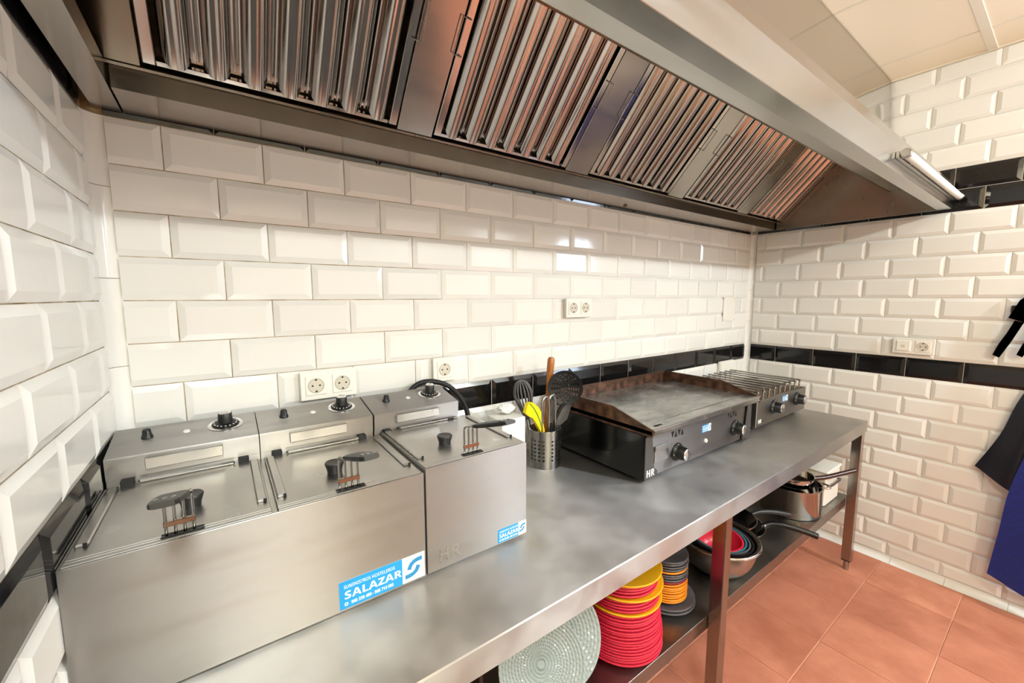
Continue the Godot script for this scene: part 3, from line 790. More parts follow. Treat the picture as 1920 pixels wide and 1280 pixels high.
func tank(parent: Node3D, x0: float, x1: float, ytop: float, zf: float, wells: Array) -> void:
	var b := MB.new()
	var z0 := 0.193; var ym := ytop
	b.box(Vector3(x0, 0.800, zf - 0.003), Vector3(x1, ym, zf), 0.0012)
	b.box(Vector3(x0, 0.800, 0.193), Vector3(x0 + 0.003, ym - 0.001, zf - 0.003), 0.0008)
	b.box(Vector3(x1 - 0.003, 0.800, 0.193), Vector3(x1, ym - 0.001, zf - 0.003), 0.0008)
	b.box(Vector3(x0 + 0.003, 0.800, 0.193), Vector3(x1 - 0.003, 0.803, zf - 0.003), 0)
	obj("casing", b, "steel_panel", parent)
	b = MB.new()      # flat rim round the wells
	var xs := [x0 + 0.002]
	for w in wells:
		b.box(Vector3(xs[-1], ym - 0.010, z0), Vector3(w[0], ym - 0.006, zf - 0.003))
		b.box(Vector3(w[0], ym - 0.010, zf - 0.014), Vector3(w[1], ym - 0.006, zf - 0.003))
		b.box(Vector3(w[0], ym - 0.15, z0), Vector3(w[1], ym - 0.146, zf - 0.014))
		xs.append(w[1])
	b.box(Vector3(xs[-1], ym - 0.010, z0), Vector3(x1 - 0.002, ym - 0.006, zf - 0.003))
	obj("well_rim", b, "steel_satin", parent)
	for x in [x0 + 0.03, x1 - 0.055]:
		for z in [0.08, zf - 0.04]:
			b = MB.new(); b.cyl(Vector3(x, TY, z), Vector3(x, 0.812 if z < 0.1 else 0.802, z), 0.010, 0.012, 14)
			obj("foot", b, "black_rubber", parent)

func fryer_lid(fryer: Node3D, x0: float, x1: float, y: float, zf: float, slot_x: float, knob_x: float) -> void:
	var sa := slot_x - 0.024; var sb := slot_x + 0.030; var z0 := 0.193; var zs := zf - 0.022; var ze := zf - 0.015
	var b := MB.new()
	b.box(Vector3(x0, y, z0), Vector3(x1, y + 0.0025, zs), 0.0008)
	b.box(Vector3(x0, y, zs), Vector3(sa, y + 0.0025, ze), 0.0006)
	b.box(Vector3(sb, y, zs), Vector3(x1, y + 0.0025, ze), 0.0006)
	b.box(Vector3(x0, y, ze), Vector3(x1, y + 0.0025, zf - 0.0045), 0.0006)
	b.box(Vector3(x0 + 0.004, y - 0.004, z0 + 0.004), Vector3(x1 - 0.004, y, zs), 0.0006)
	var t := obj("lid", b, "steel_lid", fryer)
	for sx in [x0 + 0.003, x1 - 0.019]:
		b = MB.new()
		b.box(Vector3(sx, y + 0.0025, z0 + 0.012), Vector3(sx + 0.016, y + 0.0075, zf - 0.055), 0.002)
		obj("rail", b, "steel_lid", t)
		boxed("rail_end", Vector3(sx + 0.010, y + 0.003, zf - 0.055), Vector3(sx + 0.0145, y + 0.0090, zf - 0.0535), 0, "black_gap", t)
	b = MB.new()
	b.box(Vector3(x0 + 0.046, y + 0.0025, z0 + 0.001), Vector3(x1 - 0.046, y + 0.0105, z0 + 0.009), 0.003)
	obj("hinge_roll", b, "steel_lid", t)
	b = MB.new()
	b.lathe(Vector3(knob_x, y + 0.0025, 0.372), [Vector2(0.0145, 0), Vector2(0.0150, 0.006), Vector2(0.0185, 0.017), Vector2(0.0190, 0.0205), Vector2(0.0175, 0.0225), Vector2(0.012, 0.0215), Vector2(0, 0.0215)], 28)
	obj("knob", b, "charcoal_knob", t)
	boxed("slot_edge", Vector3(sa - 0.001, y - 0.012, zs + 0.0005), Vector3(sb + 0.001, y - 0.005, ze - 0.0005), 0, "black_gap", t)
	b = MB.new()
	b.box(Vector3(sa, y + 0.0025, zs - 0.0035), Vector3(sb, y + 0.0042, zs + 0.001), 0.0006)
	b.box(Vector3(sa, y + 0.0025, ze - 0.001), Vector3(sb, y + 0.0042, ze + 0.0025), 0.0006)
	obj("slot_gasket", b, "black_rubber", t)

func basket(cx: float, y: float, zf: float, label: String) -> void:
	# only the handle shows: four wires up through the lid slot, a strap, and a black grip that rises towards the room
	var z := zf - 0.0185
	var t := thing("fryer_basket", label, "basket", Vector3(cx, y - 0.08, z), "fryer basket handles")
	var top := y + 0.071
	for i in 4:
		var x := cx + (i - 1.5) * 0.0115
		var b := MB.new()
		b.tube([Vector3(x, y - 0.08, z), Vector3(x, top - 0.012, z - 0.002), Vector3(x, top - 0.003, z + 0.001), Vector3(x, top + 0.002, z + 0.010), Vector3(x + (i - 1.5) * -0.002, top + 0.018, z + 0.065), Vector3(x + (i - 1.5) * -0.002, top + 0.024, z + 0.085)], 0.0022, 8)
		obj("wire", b, "steel_polished", t)
	boxed("strap", Vector3(cx - 0.020, y + 0.018, z - 0.0035), Vector3(cx + 0.020, y + 0.026, z + 0.0030), 0.0008, "steel_hood_dark", t)
	boxed("cross_plate", Vector3(cx - 0.026, y - 0.084, z - 0.004), Vector3(cx + 0.026, y - 0.078, z + 0.004), 0.001, "steel_satin", t)
	var b2 := MB.new()
	var dir := Vector3(0, 0.30, 0.954)
	var right := Vector3.RIGHT
	var up := dir.cross(right)
	b2.F = Transform3D(Basis(right, up, dir), Vector3(cx, top + 0.009, z + 0.036))
	var sec := [[0.0, 0.018, 0.0040], [0.012, 0.0195, 0.0055], [0.07, 0.0190, 0.0060], [0.115, 0.0165, 0.0055], [0.130, 0.012, 0.0040]]
	loft(b2, sec)
	var gr := obj("grip", b2, "black_plastic", t)
	b2 = MB.new()
	b2.F = Transform3D(Basis(right, up, dir), Vector3(cx, top + 0.009, z + 0.036))
	for i in 3:
		b2.box(Vector3((i - 1) * 0.009 - 0.0022, 0.0052, 0.100), Vector3((i - 1) * 0.009 + 0.0022, 0.0066, 0.114), 0.0005)
	obj("rivet", b2, "steel_satin", gr)

# rounded bar through sections [z, half width, half height] along local z
func loft(b: MB, sec: Array, seg := 16) -> void:
	var rings := []
	for s in sec:
		var r := []
		for i in seg:
			var a := TAU * i / seg
			var ca := cos(a); var sa := sin(a)
			r.append(Vector3(signf(ca) * pow(absf(ca), 0.55) * s[1], signf(sa) * pow(absf(sa), 0.55) * s[2], s[0]))
		rings.append(r)
	for k in rings.size() - 1:
		for i in seg:
			var j := (i + 1) % seg
			b.quad(rings[k][i], rings[k][j], rings[k + 1][j], rings[k + 1][i])
	for i in range(1, seg - 1):
		b.tri(rings[0][0], rings[0][i + 1], rings[0][i])
		b.tri(rings[-1][0], rings[-1][i], rings[-1][i + 1])

func make_fryers() -> void:
	var t := thing("double_fryer", "stainless steel double electric fryer beside the left wall", "fryer", Vector3(0.245, TY, 0.27))
	tank(t, -0.021, 0.515, 1.036, 0.488, [[-0.008, 0.232], [0.256, 0.502]])
	console(t, -0.019, 0.2385)
	console(t, 0.2405, 0.499)
	sticker(t, Vector2(0.336, 0.805), Vector2(0.511, 0.862), 0.4882, true)
	fryer_lid(t, -0.017, 0.236, 1.034, 0.488, 0.112, 0.121)
	fryer_lid(t, 0.246, 0.511, 1.034, 0.488, 0.368, 0.362)
	t = thing("single_fryer", "stainless steel single electric fryer beside the utensil cup", "fryer", Vector3(0.653, TY, 0.27))
	tank(t, 0.519, 0.793, 1.042, 0.485, [[0.532, 0.780]])
	console(t, 0.503, 0.757)
	sticker(t, Vector2(0.704, 0.8035), Vector2(0.7915, 0.838), 0.4852, false)
	letters("HR", 0.030, Vector3(0.573, 0.832, 0.4850), Vector3.RIGHT, Vector3.UP, "steel_lid", t, true, HORIZONTAL_ALIGNMENT_CENTER, 0.0016).set_meta("label", "embossed letters in the steel")
	var b := MB.new()
	b.tube(curve([Vector3(0.64, 1.06, 0.03), Vector3(0.68, 1.118, 0.034), Vector3(0.735, 1.130, 0.040), Vector3(0.80, 1.105, 0.048), Vector3(0.848, 1.045, 0.055), Vector3(0.866, 0.97, 0.06), Vector3(0.862, 0.86, 0.062), Vector3(0.84, 0.803, 0.07)], 6), 0.0085, 10)
	obj("power_cable", b, "black_rubber", t)
	fryer_lid(t, 0.522, 0.790, 1.040, 0.485, 0.643, 0.621)
	basket(0.112, 1.034, 0.488, "basket handle through the leftmost fryer lid")
	basket(0.368, 1.034, 0.488, "basket handle through the middle fryer lid")
	basket(0.643, 1.040, 0.485, "basket handle through the rightmost fryer lid")

func curve(p: Array, n: int) -> Array:
	var out := []
	for i in p.size() - 1:
		var a: Vector3 = p[maxi(i - 1, 0)]; var b: Vector3 = p[i]; var c: Vector3 = p[i + 1]; var d: Vector3 = p[mini(i + 2, p.size() - 1)]
		for k in n:
			var t := float(k) / n
			out.append(b.cubic_interpolate(c, a, d, t))
	out.append(p[-1])
	return out

# ------------------------------------------------------------------ griddle and hob
func burner_knob(parent: Node3D, x: float, y: float, z: float, r: float) -> void:
	var b := MB.new()
	b.F = Transform3D(Basis(Vector3.RIGHT, PI / 2), Vector3(x, y, z))
	b.lathe(Vector3.ZERO, [Vector2(0, 0.0), Vector2(r * 1.28, 0.0), Vector2(r * 1.28, 0.003), Vector2(r * 1.2, 0.007), Vector2(r * 1.02, 0.010), Vector2(r * 0.98, 0.014), Vector2(r * 0.86, 0.038), Vector2(r * 0.80, 0.040)], 32)
	var k := obj("knob", b, "black_plastic", parent)
	b = MB.new()
	b.F = Transform3D(Basis(Vector3.RIGHT, PI / 2), Vector3(x, y, z))
	b.lathe(Vector3.ZERO, [Vector2(r * 0.80, 0.040), Vector2(r * 0.74, 0.0415), Vector2(0, 0.0418)], 28)
	obj("knob_cap", b, "chrome", k)
	b = MB.new()
	for i in 4:
		b.F = Transform3D(Basis(Vector3(0, 0, 1), deg_to_rad(90 * i + 8)), Vector3(x, y, z))
		b.box(Vector3(-0.002, r * 1.05, 0.006), Vector3(0.002, r * 1.18, 0.0085), 0.0005)
	obj("knob_marks", b, "dial_white", k)

func make_griddle() -> void:
	var t := thing("griddle", "black-sided gas griddle with a splash-guarded plate", "griddle", Vector3(1.65, TY, 0.27))
	var xa := 1.287; var xb := 2.022; var zf := 0.470
	# side cheeks, wider at the foot on the front
	for s in [[xa, xa + 0.012], [xb - 0.012, xb]]:
		var b := MB.new()
		profile_x(b, [Vector2(0.055, 0.800), Vector2(zf + 0.010, 0.800), Vector2(zf + 0.006, 0.953), Vector2(0.055, 0.953)], s[0], s[1])
		obj("side_panel", b, "black_enamel", t)
	# grey end returns of the front, tapering upwards
	for sgn in [1, -1]:
		var x0: float = xa + 0.0005 if sgn > 0 else xb - 0.0005
		var b := MB.new()
		b.F = Transform3D(Basis(Vector3(sgn, 0, 0), Vector3.UP, Vector3(0, 0, sgn)), Vector3(x0, 0, zf))
		b.extr(PackedVector2Array([Vector2(0, 0.800), Vector2(0.068, 0.804), Vector2(0.068, 0.822), Vector2(0.060, 0.830), Vector2(0.050, 0.832), Vector2(0.034, 0.950), Vector2(0, 0.950)]), 0.009 if sgn > 0 else -0.0125, 0.0125 if sgn > 0 else -0.009)
		obj("corner_panel", b, "grey_enamel", t)
	letters("HR", 0.024, Vector3(xa + 0.030, 0.822, zf + 0.0127), Vector3.RIGHT, Vector3.UP, "sticker_white", t, true, HORIZONTAL_ALIGNMENT_CENTER, 0.0006)
	boxed("front_panel", Vector3(xa + 0.012, 0.804, zf - 0.002), Vector3(xb - 0.012, 0.948, zf + 0.006), 0.001, "steel_panel", t)
	boxed("base_pan", Vector3(xa + 0.012, 0.806, 0.06), Vector3(xb - 0.012, 0.815, zf - 0.002), 0, "black_enamel", t)
	boxed("back_panel", Vector3(xa + 0.012, 0.806, 0.055), Vector3(xb - 0.012, 0.953, 0.060), 0, "black_enamel", t)
	boxed("lighting_hatch", Vector3(xa + 0.058, 0.848, zf + 0.006), Vector3(xa + 0.135, 0.905, zf + 0.0095), 0.0012, "steel_lid", t)
	boxed("hatch_lip", Vector3(xa + 0.056, 0.889, zf + 0.0085), Vector3(xa + 0.137, 0.907, zf + 0.0135), 0.001, "steel_lid", t)
	# sawtooth air slots
	for cx in [1.478, 1.868]:
		for i in 4:
			var b := MB.new()
			var x: float = cx + (i - 1.5) * 0.020
			var up := 1.0 if i % 2 == 0 else -1.0
			b.extr(PackedVector2Array([Vector2(x - 0.009, 0.926 + up * 0.0115), Vector2(x + 0.009, 0.926 + up * 0.0115), Vector2(x - 0.001, 0.926 - up * 0.0115)]), zf + 0.0055, zf + 0.0063)
			obj("air_slot", b, "black_gap", t)
	burner_knob(t, 1.478, 0.858, zf + 0.006, 0.0255)
	burner_knob(t, 1.893, 0.866, zf + 0.006, 0.0255)
	sticker(t, Vector2(1.640, 0.893), Vector2(1.703, 0.922), zf + 0.0062, false)
	var b3 := MB.new(); b3.cyl(Vector3(1.668, 0.858, zf + 0.005), Vector3(1.668, 0.858, zf + 0.012), 0.0085, 0.0075, 18, 0.001)
	obj("igniter", b3, "dial_white", t)
	# plate
	var pa := 1.272; var pb := 2.020
	boxed("plate", Vector3(pa, 0.966, 0.060), Vector3(pb, 0.985, 0.518), 0.003, "griddle_plate", t)
	b3 = MB.new()      # shallow drip groove and the bright bar along the front
	b3.box(Vector3(pa + 0.03, 0.985, 0.455), Vector3(pb - 0.03, 0.9865, 0.463), 0.0005)
	obj("drip_ridge", b3, "griddle_plate", t)
	boxed("front_bar", Vector3(pa + 0.004, 0.983, 0.506), Vector3(pb - 0.004, 0.9885, 0.519), 0.0015, "steel_satin", t)
	boxed("drip_slot", Vector3(pa + 0.045, 0.985, 0.486), Vector3(pa + 0.085, 0.9857, 0.496), 0, "black_gap", t)
	var b4 := MB.new()
	for s in [[pa, pa + 0.005], [pb - 0.005, pb]]:
		b4 = MB.new()
		profile_x(b4, [Vector2(0.055, 0.960), Vector2(0.515, 0.962), Vector2(0.524, 0.984), Vector2(0.350, 1.031), Vector2(0.055, 1.031)], s[0], s[1])
		obj("splash_guard", b4, "seasoned_iron", t)
	boxed("splash_guard", Vector3(pa + 0.005, 0.960, 0.055), Vector3(pb - 0.005, 1.031, 0.060), 0.001, "seasoned_iron", t)
	for x in [xa + 0.03, xb - 0.05]:
		boxed("plate_bracket", Vector3(x, 0.945, zf - 0.03), Vector3(x + 0.02, 0.967, zf - 0.012), 0.001, "steel_satin", t)
		boxed("plate_bracket", Vector3(x, 0.945, 0.08), Vector3(x + 0.02, 0.967, 0.10), 0.001, "steel_satin", t)
	for x in [xa + 0.04, xb - 0.04]:
		for z in [0.09, zf - 0.03]:
			b4 = MB.new(); b4.cyl(Vector3(x, TY, z), Vector3(x, 0.808, z), 0.011, 0.012, 14)
			obj("foot", b4, "black_rubber", t)

func make_hob() -> void:
	var t := thing("gas_hob", "two-burner stainless steel hob right of the griddle", "hob", Vector3(2.41, TY, 0.26))
	var xa := 2.132; var xb := 2.688; var zf := 0.458; var yt := 0.930
	var b := MB.new()
	b.box(Vector3(xa, 0.812, 0.06), Vector3(xb, yt, zf), 0.002)
	obj("casing", b, "steel_panel", t)
	boxed("top_tray", Vector3(xa + 0.012, yt, 0.072), Vector3(xb - 0.012, yt + 0.002, zf - 0.012), 0.0005, "steel_hood_dark", t)
	for x in [xa + 0.14, xb - 0.14]:
		b = MB.new()
		b.lathe(Vector3(x, yt + 0.002, 0.25), [Vector2(0.055, 0), Vector2(0.05, 0.008), Vector2(0.042, 0.012), Vector2(0.042, 0.020), Vector2(0.036, 0.024), Vector2(0, 0.024)], 28)
		obj("burner", b, "charcoal_knob", t)
	# wire grate: bars from back to front, each bent down at both ends
	for i in 9:
		var x := xa + 0.036 + i * (xb - xa - 0.072) / 8.0
		b = MB.new()
		b.tube(curve([Vector3(x, yt + 0.001, 0.082), Vector3(x, yt + 0.030, 0.082), Vector3(x, yt + 0.040, 0.092), Vector3(x, yt + 0.040, 0.25), Vector3(x, yt + 0.040, 0.428), Vector3(x, yt + 0.030, 0.439), Vector3(x, yt + 0.001, 0.439)], 4), 0.0042, 8)
		obj("grate_bar", b, "steel_polished", t)
	for z in [0.105, 0.415]:
		b = MB.new()
		b.tube([Vector3(xa + 0.03, yt + 0.033, z), Vector3(xb - 0.03, yt + 0.033, z)], 0.0035, 8)
		obj("grate_rail", b, "steel_polished", t)
	burner_knob(t, 2.305, 0.884, zf, 0.0265)
	burner_knob(t, 2.575, 0.884, zf, 0.0265)
	sticker(t, Vector2(2.40, 0.893), Vector2(2.462, 0.922), zf + 0.0002, false)
	letters("HR", 0.018, Vector3(2.168, 0.836, zf), Vector3.RIGHT, Vector3.UP, "sticker_white", t, true, HORIZONTAL_ALIGNMENT_CENTER, 0.0006)
	for x in [xa + 0.04, xb - 0.04]:
		for z in [0.09, zf - 0.04]:
			b = MB.new(); b.cyl(Vector3(x, TY, z), Vector3(x, 0.813, z), 0.011, 0.013, 14)
			obj("foot", b, "black_rubber", t)

# ------------------------------------------------------------------ utensils and packets on the worktable
func make_utensils() -> void:
	var c := Vector3(1.128, TY, 0.162)
	var R := 0.058; var H := 0.138
	var t := thing("utensil_cup", "perforated steel utensil cup left of the griddle", "cup", c)
	var b := MB.new()
	var cols := 22
	var rows := [[0.0, 0.030, false]]
	for i in 6:
		rows.append([0.030 + i * 0.014, 0.0355 + i * 0.014, true]); rows.append([0.0355 + i * 0.014, 0.044 + i * 0.014, false])
	rows.append([0.114, H, false])
	for q in rows:
		for i in cols:
			for half in 2:
				var hole: bool = q[2] and half == 1 and i % 5 != 4
				if hole: continue
				var wa: float = (i + (0.0 if half == 0 else 0.52)) / cols * TAU; var wb: float = (i + (0.52 if half == 0 else 1.0)) / cols * TAU
				var da := Vector3(cos(wa), 0, -sin(wa)); var db := Vector3(cos(wb), 0, -sin(wb))
				var A: Vector3 = c + da * R + Vector3.UP * q[0]; var B: Vector3 = c + db * R + Vector3.UP * q[0]
				var C: Vector3 = c + db * R + Vector3.UP * q[1]; var D: Vector3 = c + da * R + Vector3.UP * q[1]
				b.triN(A, B, C, da, db, db); b.triN(A, C, D, da, db, da)
	b.lathe(c, [Vector2(0, 0.001), Vector2(R - 0.002, 0.001), Vector2(R, 0.004)], 40)
	obj("wall", b, "steel_satin", t)
	b = MB.new()
	b.lathe(c, [Vector2(R - 0.0015, H - 0.002), Vector2(R + 0.0008, H - 0.002), Vector2(R + 0.0008, H + 0.001), Vector2(R - 0.0015, H + 0.001), Vector2(R - 0.0015, H - 0.002)], 40)
	obj("rim", b, "steel_polished", t)
	# skimmer
	t = thing("skimmer", "black perforated skimmer with a round head in the utensil cup", "skimmer", Vector3(1.15, TY + 0.004, 0.165))
	var hc := Vector3(1.205, 1.072, 0.185)
	var nrm := Vector3(-0.72, 0.05, 0.70).normalized()
	var X := Vector3.UP.cross(nrm).normalized()
	b = MB.new(); b.F = Transform3D(Basis(X, nrm, X.cross(nrm)), hc)
	var edge := 0.063
	var rr := [0.0, 0.004, 0.008, 0.0125, 0.0165, 0.021, 0.025, 0.0295, 0.0335, 0.038, 0.0425, 0.047, 0.0515, edge]
	for i in rr.size() - 1:
		var nh: int = int(rr[i] / 0.0042) + 4 if i % 2 == 1 else 8
		var seg := nh * 2 if i % 2 == 1 else 40
		for s in seg:
			if i % 2 == 1 and s % 2 == 1: continue
			var wa := TAU * s / seg; var wb := TAU * (s + 1) / seg
			var z0: float = -0.010 * (1.0 - pow(rr[i] / edge, 2.0)); var z1: float = -0.010 * (1.0 - pow(rr[i + 1] / edge, 2.0))
			var A := Vector3(cos(wa) * rr[i], z0, -sin(wa) * rr[i]); var B := Vector3(cos(wb) * rr[i], z0, -sin(wb) * rr[i])
			var C := Vector3(cos(wb) * rr[i + 1], z1, -sin(wb) * rr[i + 1]); var D := Vector3(cos(wa) * rr[i + 1], z1, -sin(wa) * rr[i + 1])
			b.quad(A, B, C, D)
	b.lathe(Vector3.ZERO, [Vector2(edge - 0.001, -0.004), Vector2(edge + 0.002, -0.002), Vector2(edge + 0.002, 0.002), Vector2(edge - 0.002, 0.001)], 40)
	obj("head", b, "black_plastic", t)
	b = MB.new()
	b.tube(curve([hc - X.cross(nrm) * -0.056 + nrm * -0.002, Vector3(1.185, 0.985, 0.175), Vector3(1.15, 0.90, 0.165), Vector3(1.135, TY + 0.006, 0.16)], 5), 0.006, 8)
	obj("handle", b, "black_plastic", t)
	# wooden handled utensil
	t = thing("wooden_spoon", "utensil with a varnished wooden handle standing behind the skimmer", "spoon", Vector3(1.15, TY + 0.004, 0.13))
	b = MB.new(); b.F = MB.frame(Vector3(1.150, TY + 0.004, 0.125), Vector3(0.036, 0.385, 0.002))
	b.lathe(Vector3.ZERO, [Vector2(0, 0), Vector2(0.007, 0.0), Vector2(0.008, 0.20), Vector2(0.010, 0.28), Vector2(0.0135, 0.345), Vector2(0.0135, 0.378), Vector2(0.010, 0.387), Vector2(0, 0.389)], 18)
	obj("handle", b, "varnished_wood", t)
	# whisk
	t = thing("whisk", "grey silicone whisk at the back of the utensil cup", "whisk", Vector3(1.105, TY + 0.004, 0.14))
	var W := Transform3D(MB.frame(Vector3.ZERO, Vector3(-0.052, 0.30, -0.02)).basis, Vector3(1.105, TY + 0.004, 0.135))
	b = MB.new(); b.F = W
	b.cyl(Vector3.ZERO, Vector3(0, 0.17, 0), 0.007, 0.008, 14)
	obj("handle", b, "steel_satin", t)
	for i in 8:
		b = MB.new(); b.F = W * Transform3D(Basis(Vector3.UP, PI * i / 8.0), Vector3.ZERO)
		b.tube(curve([Vector3(0.004, 0.165, 0), Vector3(0.022, 0.215, 0), Vector3(0.034, 0.265, 0), Vector3(0.022, 0.305, 0), Vector3(0, 0.315, 0), Vector3(-0.022, 0.305, 0), Vector3(-0.034, 0.265, 0), Vector3(-0.022, 0.215, 0), Vector3(-0.004, 0.165, 0)], 3), 0.0028, 6)
		obj("loop", b, "grey_silicone", t)
	# yellow scraper
	t = thing("scraper", "yellow plastic scraper with a green stripe in the utensil cup", "scraper", Vector3(1.105, 0.83, 0.18))
	b = MB.new()
	b.extr(PackedVector2Array([Vector2(1.018, 1.008), Vector2(1.024, 1.030), Vector2(1.034, 1.044), Vector2(1.052, 1.040), Vector2(1.074, 1.022), Vector2(1.090, 0.998), Vector2(1.096, 0.965), Vector2(1.104, 0.935), Vector2(1.112, 0.83), Vector2(1.098, 0.83), Vector2(1.086, 0.930), Vector2(1.072, 0.955), Vector2(1.050, 0.985), Vector2(1.034, 0.994)]), 0.172, 0.188)
	obj("body", b, "yellow_plastic", t)
	b = MB.new()
	b.ribbon([Vector2(1.036, 1.040), Vector2(1.054, 1.020), Vector2(1.070, 0.995), Vector2(1.084, 0.965), Vector2(1.092, 0.935)], 0.004, 0.188, 0.189)
	obj("stripe", b, "green_plastic", t)
	# tongs
	t = thing("tongs", "steel kitchen tongs with open arms in the utensil cup", "tongs", Vector3(1.13, TY + 0.004, 0.185))
	for s in [[1.108, 1.104, 0.186], [1.150, 1.140, 0.180]]:
		b = MB.new()
		b.tube(curve([Vector3(s[0] - 0.012, TY + 0.006, s[2]), Vector3(s[1] - 0.012, 0.95, s[2]), Vector3(s[1] - 0.010, 1.03, s[2]), Vector3(s[1] + 0.006, 1.052, s[2]), Vector3(s[1] + 0.022, 1.03, s[2]), Vector3(s[1] + 0.022, 0.95, s[2]), Vector3(s[0] + 0.012, TY + 0.006, s[2])], 4), 0.0045, 8)
		obj("arm", b, "steel_satin", t)
	# spatula
	t = thing("spatula", "grey translucent spatula leaning right in the utensil cup", "spatula", Vector3(1.16, TY + 0.004, 0.17))
	b = MB.new()
	b.extr(PackedVector2Array([Vector2(1.160, 0.925), Vector2(1.160, TY + 0.004), Vector2(1.176, TY + 0.004), Vector2(1.190, 0.925), Vector2(1.232, 0.945), Vector2(1.256, 1.002), Vector2(1.225, 1.012), Vector2(1.165, 1.005), Vector2(1.150, 0.960)]), 0.166, 0.170)
	obj("blade", b, "grey_silicone", t)
	# white carton and crumpled bags behind
	t = thing("carton", "plain white carton standing left of the utensil cup", "carton", Vector3(0.965, TY, 0.15))
	boxed("carton_body", Vector3(0.915, TY, 0.105), Vector3(1.012, 1.000, 0.195), 0.002, "paper_white", t)
	t = thing("plastic_bag", "crumpled white plastic bag behind the right fryer", "bag", Vector3(0.855, TY, 0.12))
	b = MB.new(); crumple(b, Vector3(0.868, 0.895, 0.125), Vector3(0.060, 0.115, 0.055), 5, 0.30)
	obj("film", b, "bag_film", t)
	t = thing("plastic_bag", "small clear crumpled bag on top of the white carton", "bag", Vector3(0.975, 1.0, 0.14))
	b = MB.new(); crumple(b, Vector3(0.972, 1.022, 0.135), Vector3(0.045, 0.022, 0.035), 9, 0.55)
	obj("film", b, "bag_film", t)

func crumple(b: MB, c: Vector3, r: Vector3, sd: int, amp: float) -> void:
	var n := FastNoiseLite.new(); n.seed = sd; n.frequency = 1.6; n.fractal_octaves = 3; n.noise_type = FastNoiseLite.TYPE_CELLULAR
	var U := 28; var W := 18
	var P := []
	for j in W + 1:
		var row := []
		for i in U:
			var a := TAU * i / U; var e := -PI / 2 + PI * j / W
			var d := Vector3(cos(a) * cos(e), sin(e), sin(a) * cos(e))
			var k := 1.0 + amp * n.get_noise_3dv(d * 1.3)
			var p := c + Vector3(d.x * r.x, d.y * r.y, d.z * r.z) * k
			p.y = maxf(p.y, c.y - r.y * 0.9)
			row.append(p)
		P.append(row)
	for j in W:
		for i in U:
			var e := (i + 1) % U
			b.quad(P[j][i], P[j + 1][i], P[j + 1][e], P[j][e])

# ------------------------------------------------------------------ crockery and pans on the lower shelf
var plate_cache := {}
func plate(nm: String, label: String, group: String, c: Vector3, r: float, material: String, tilt := Vector2.ZERO) -> void:
	var key := "%.3f %s" % [r, material]
	if not plate_cache.has(key):
		var b := MB.new()
		b.lathe(Vector3.ZERO, [Vector2(0, 0), Vector2(r * 0.62, 0), Vector2(r * 0.66, 0.0012), Vector2(r - 0.003, 0.0125), Vector2(r, 0.0145), Vector2(r + 0.0006, 0.0170), Vector2(r - 0.001, 0.0190), Vector2(r - 0.004, 0.0186), Vector2(r * 0.64, 0.0045), Vector2(0, 0.0045)], 44)
		plate_cache[key] = to_mesh(b, Vector3.ZERO)
		plate_cache[key].surface_set_material(0, M[material])
	var o := MeshInstance3D.new()
	o.name = numbered(nm); o.mesh = plate_cache[key]; add_child(o)
	o.transform = Transform3D(Basis.from_euler(Vector3(tilt.x, 0, tilt.y)), c)
	o.set_meta("label", label); o.set_meta("category", "plate"); o.set_meta("group", group)

func bowl(nm: String, label: String, cat: String, c: Vector3, r: float, h: float, material: String, basis := Basis(), lip := 0.006, group := "") -> Node3D:
	var t := thing(nm, label, cat, c, group)
	var b := MB.new(); b.F = Transform3D(basis, c)
	var p := []
	for i in 9:
		var a := PI / 2 * i / 8.0
		p.append(Vector2(r * (0.50 + 0.50 * sin(a)) if i > 0 else r * 0.50, h * (1.0 - cos(a))))
	var q := [Vector2(0, 0)]
	q.append_array(p)
	q.append(Vector2(r + lip, h)); q.append(Vector2(r + lip + 0.001, h + 0.002)); q.append(Vector2(r - 0.001, h + 0.0025))
	for i in range(8, -1, -1):
		q.append(Vector2(maxf(p[i].x - 0.0022, 0), p[i].y + 0.0022))
	q.append(Vector2(0, 0.0022))
	b.lathe(Vector3.ZERO, q, 44)
	obj("shell", b, material, t)
	if lip > 0.01:
		var ring := []
		for i in 13: ring.append(Vector2(r + lip * 0.6 + 0.0055 * sin(TAU * i / 12.0), h + 0.003 - 0.0055 * cos(TAU * i / 12.0)))
		b = MB.new(); b.F = Transform3D(basis, c); b.lathe(Vector3.ZERO, ring, 48)
		obj("rolled_rim", b, "steel_polished", t)
	return t

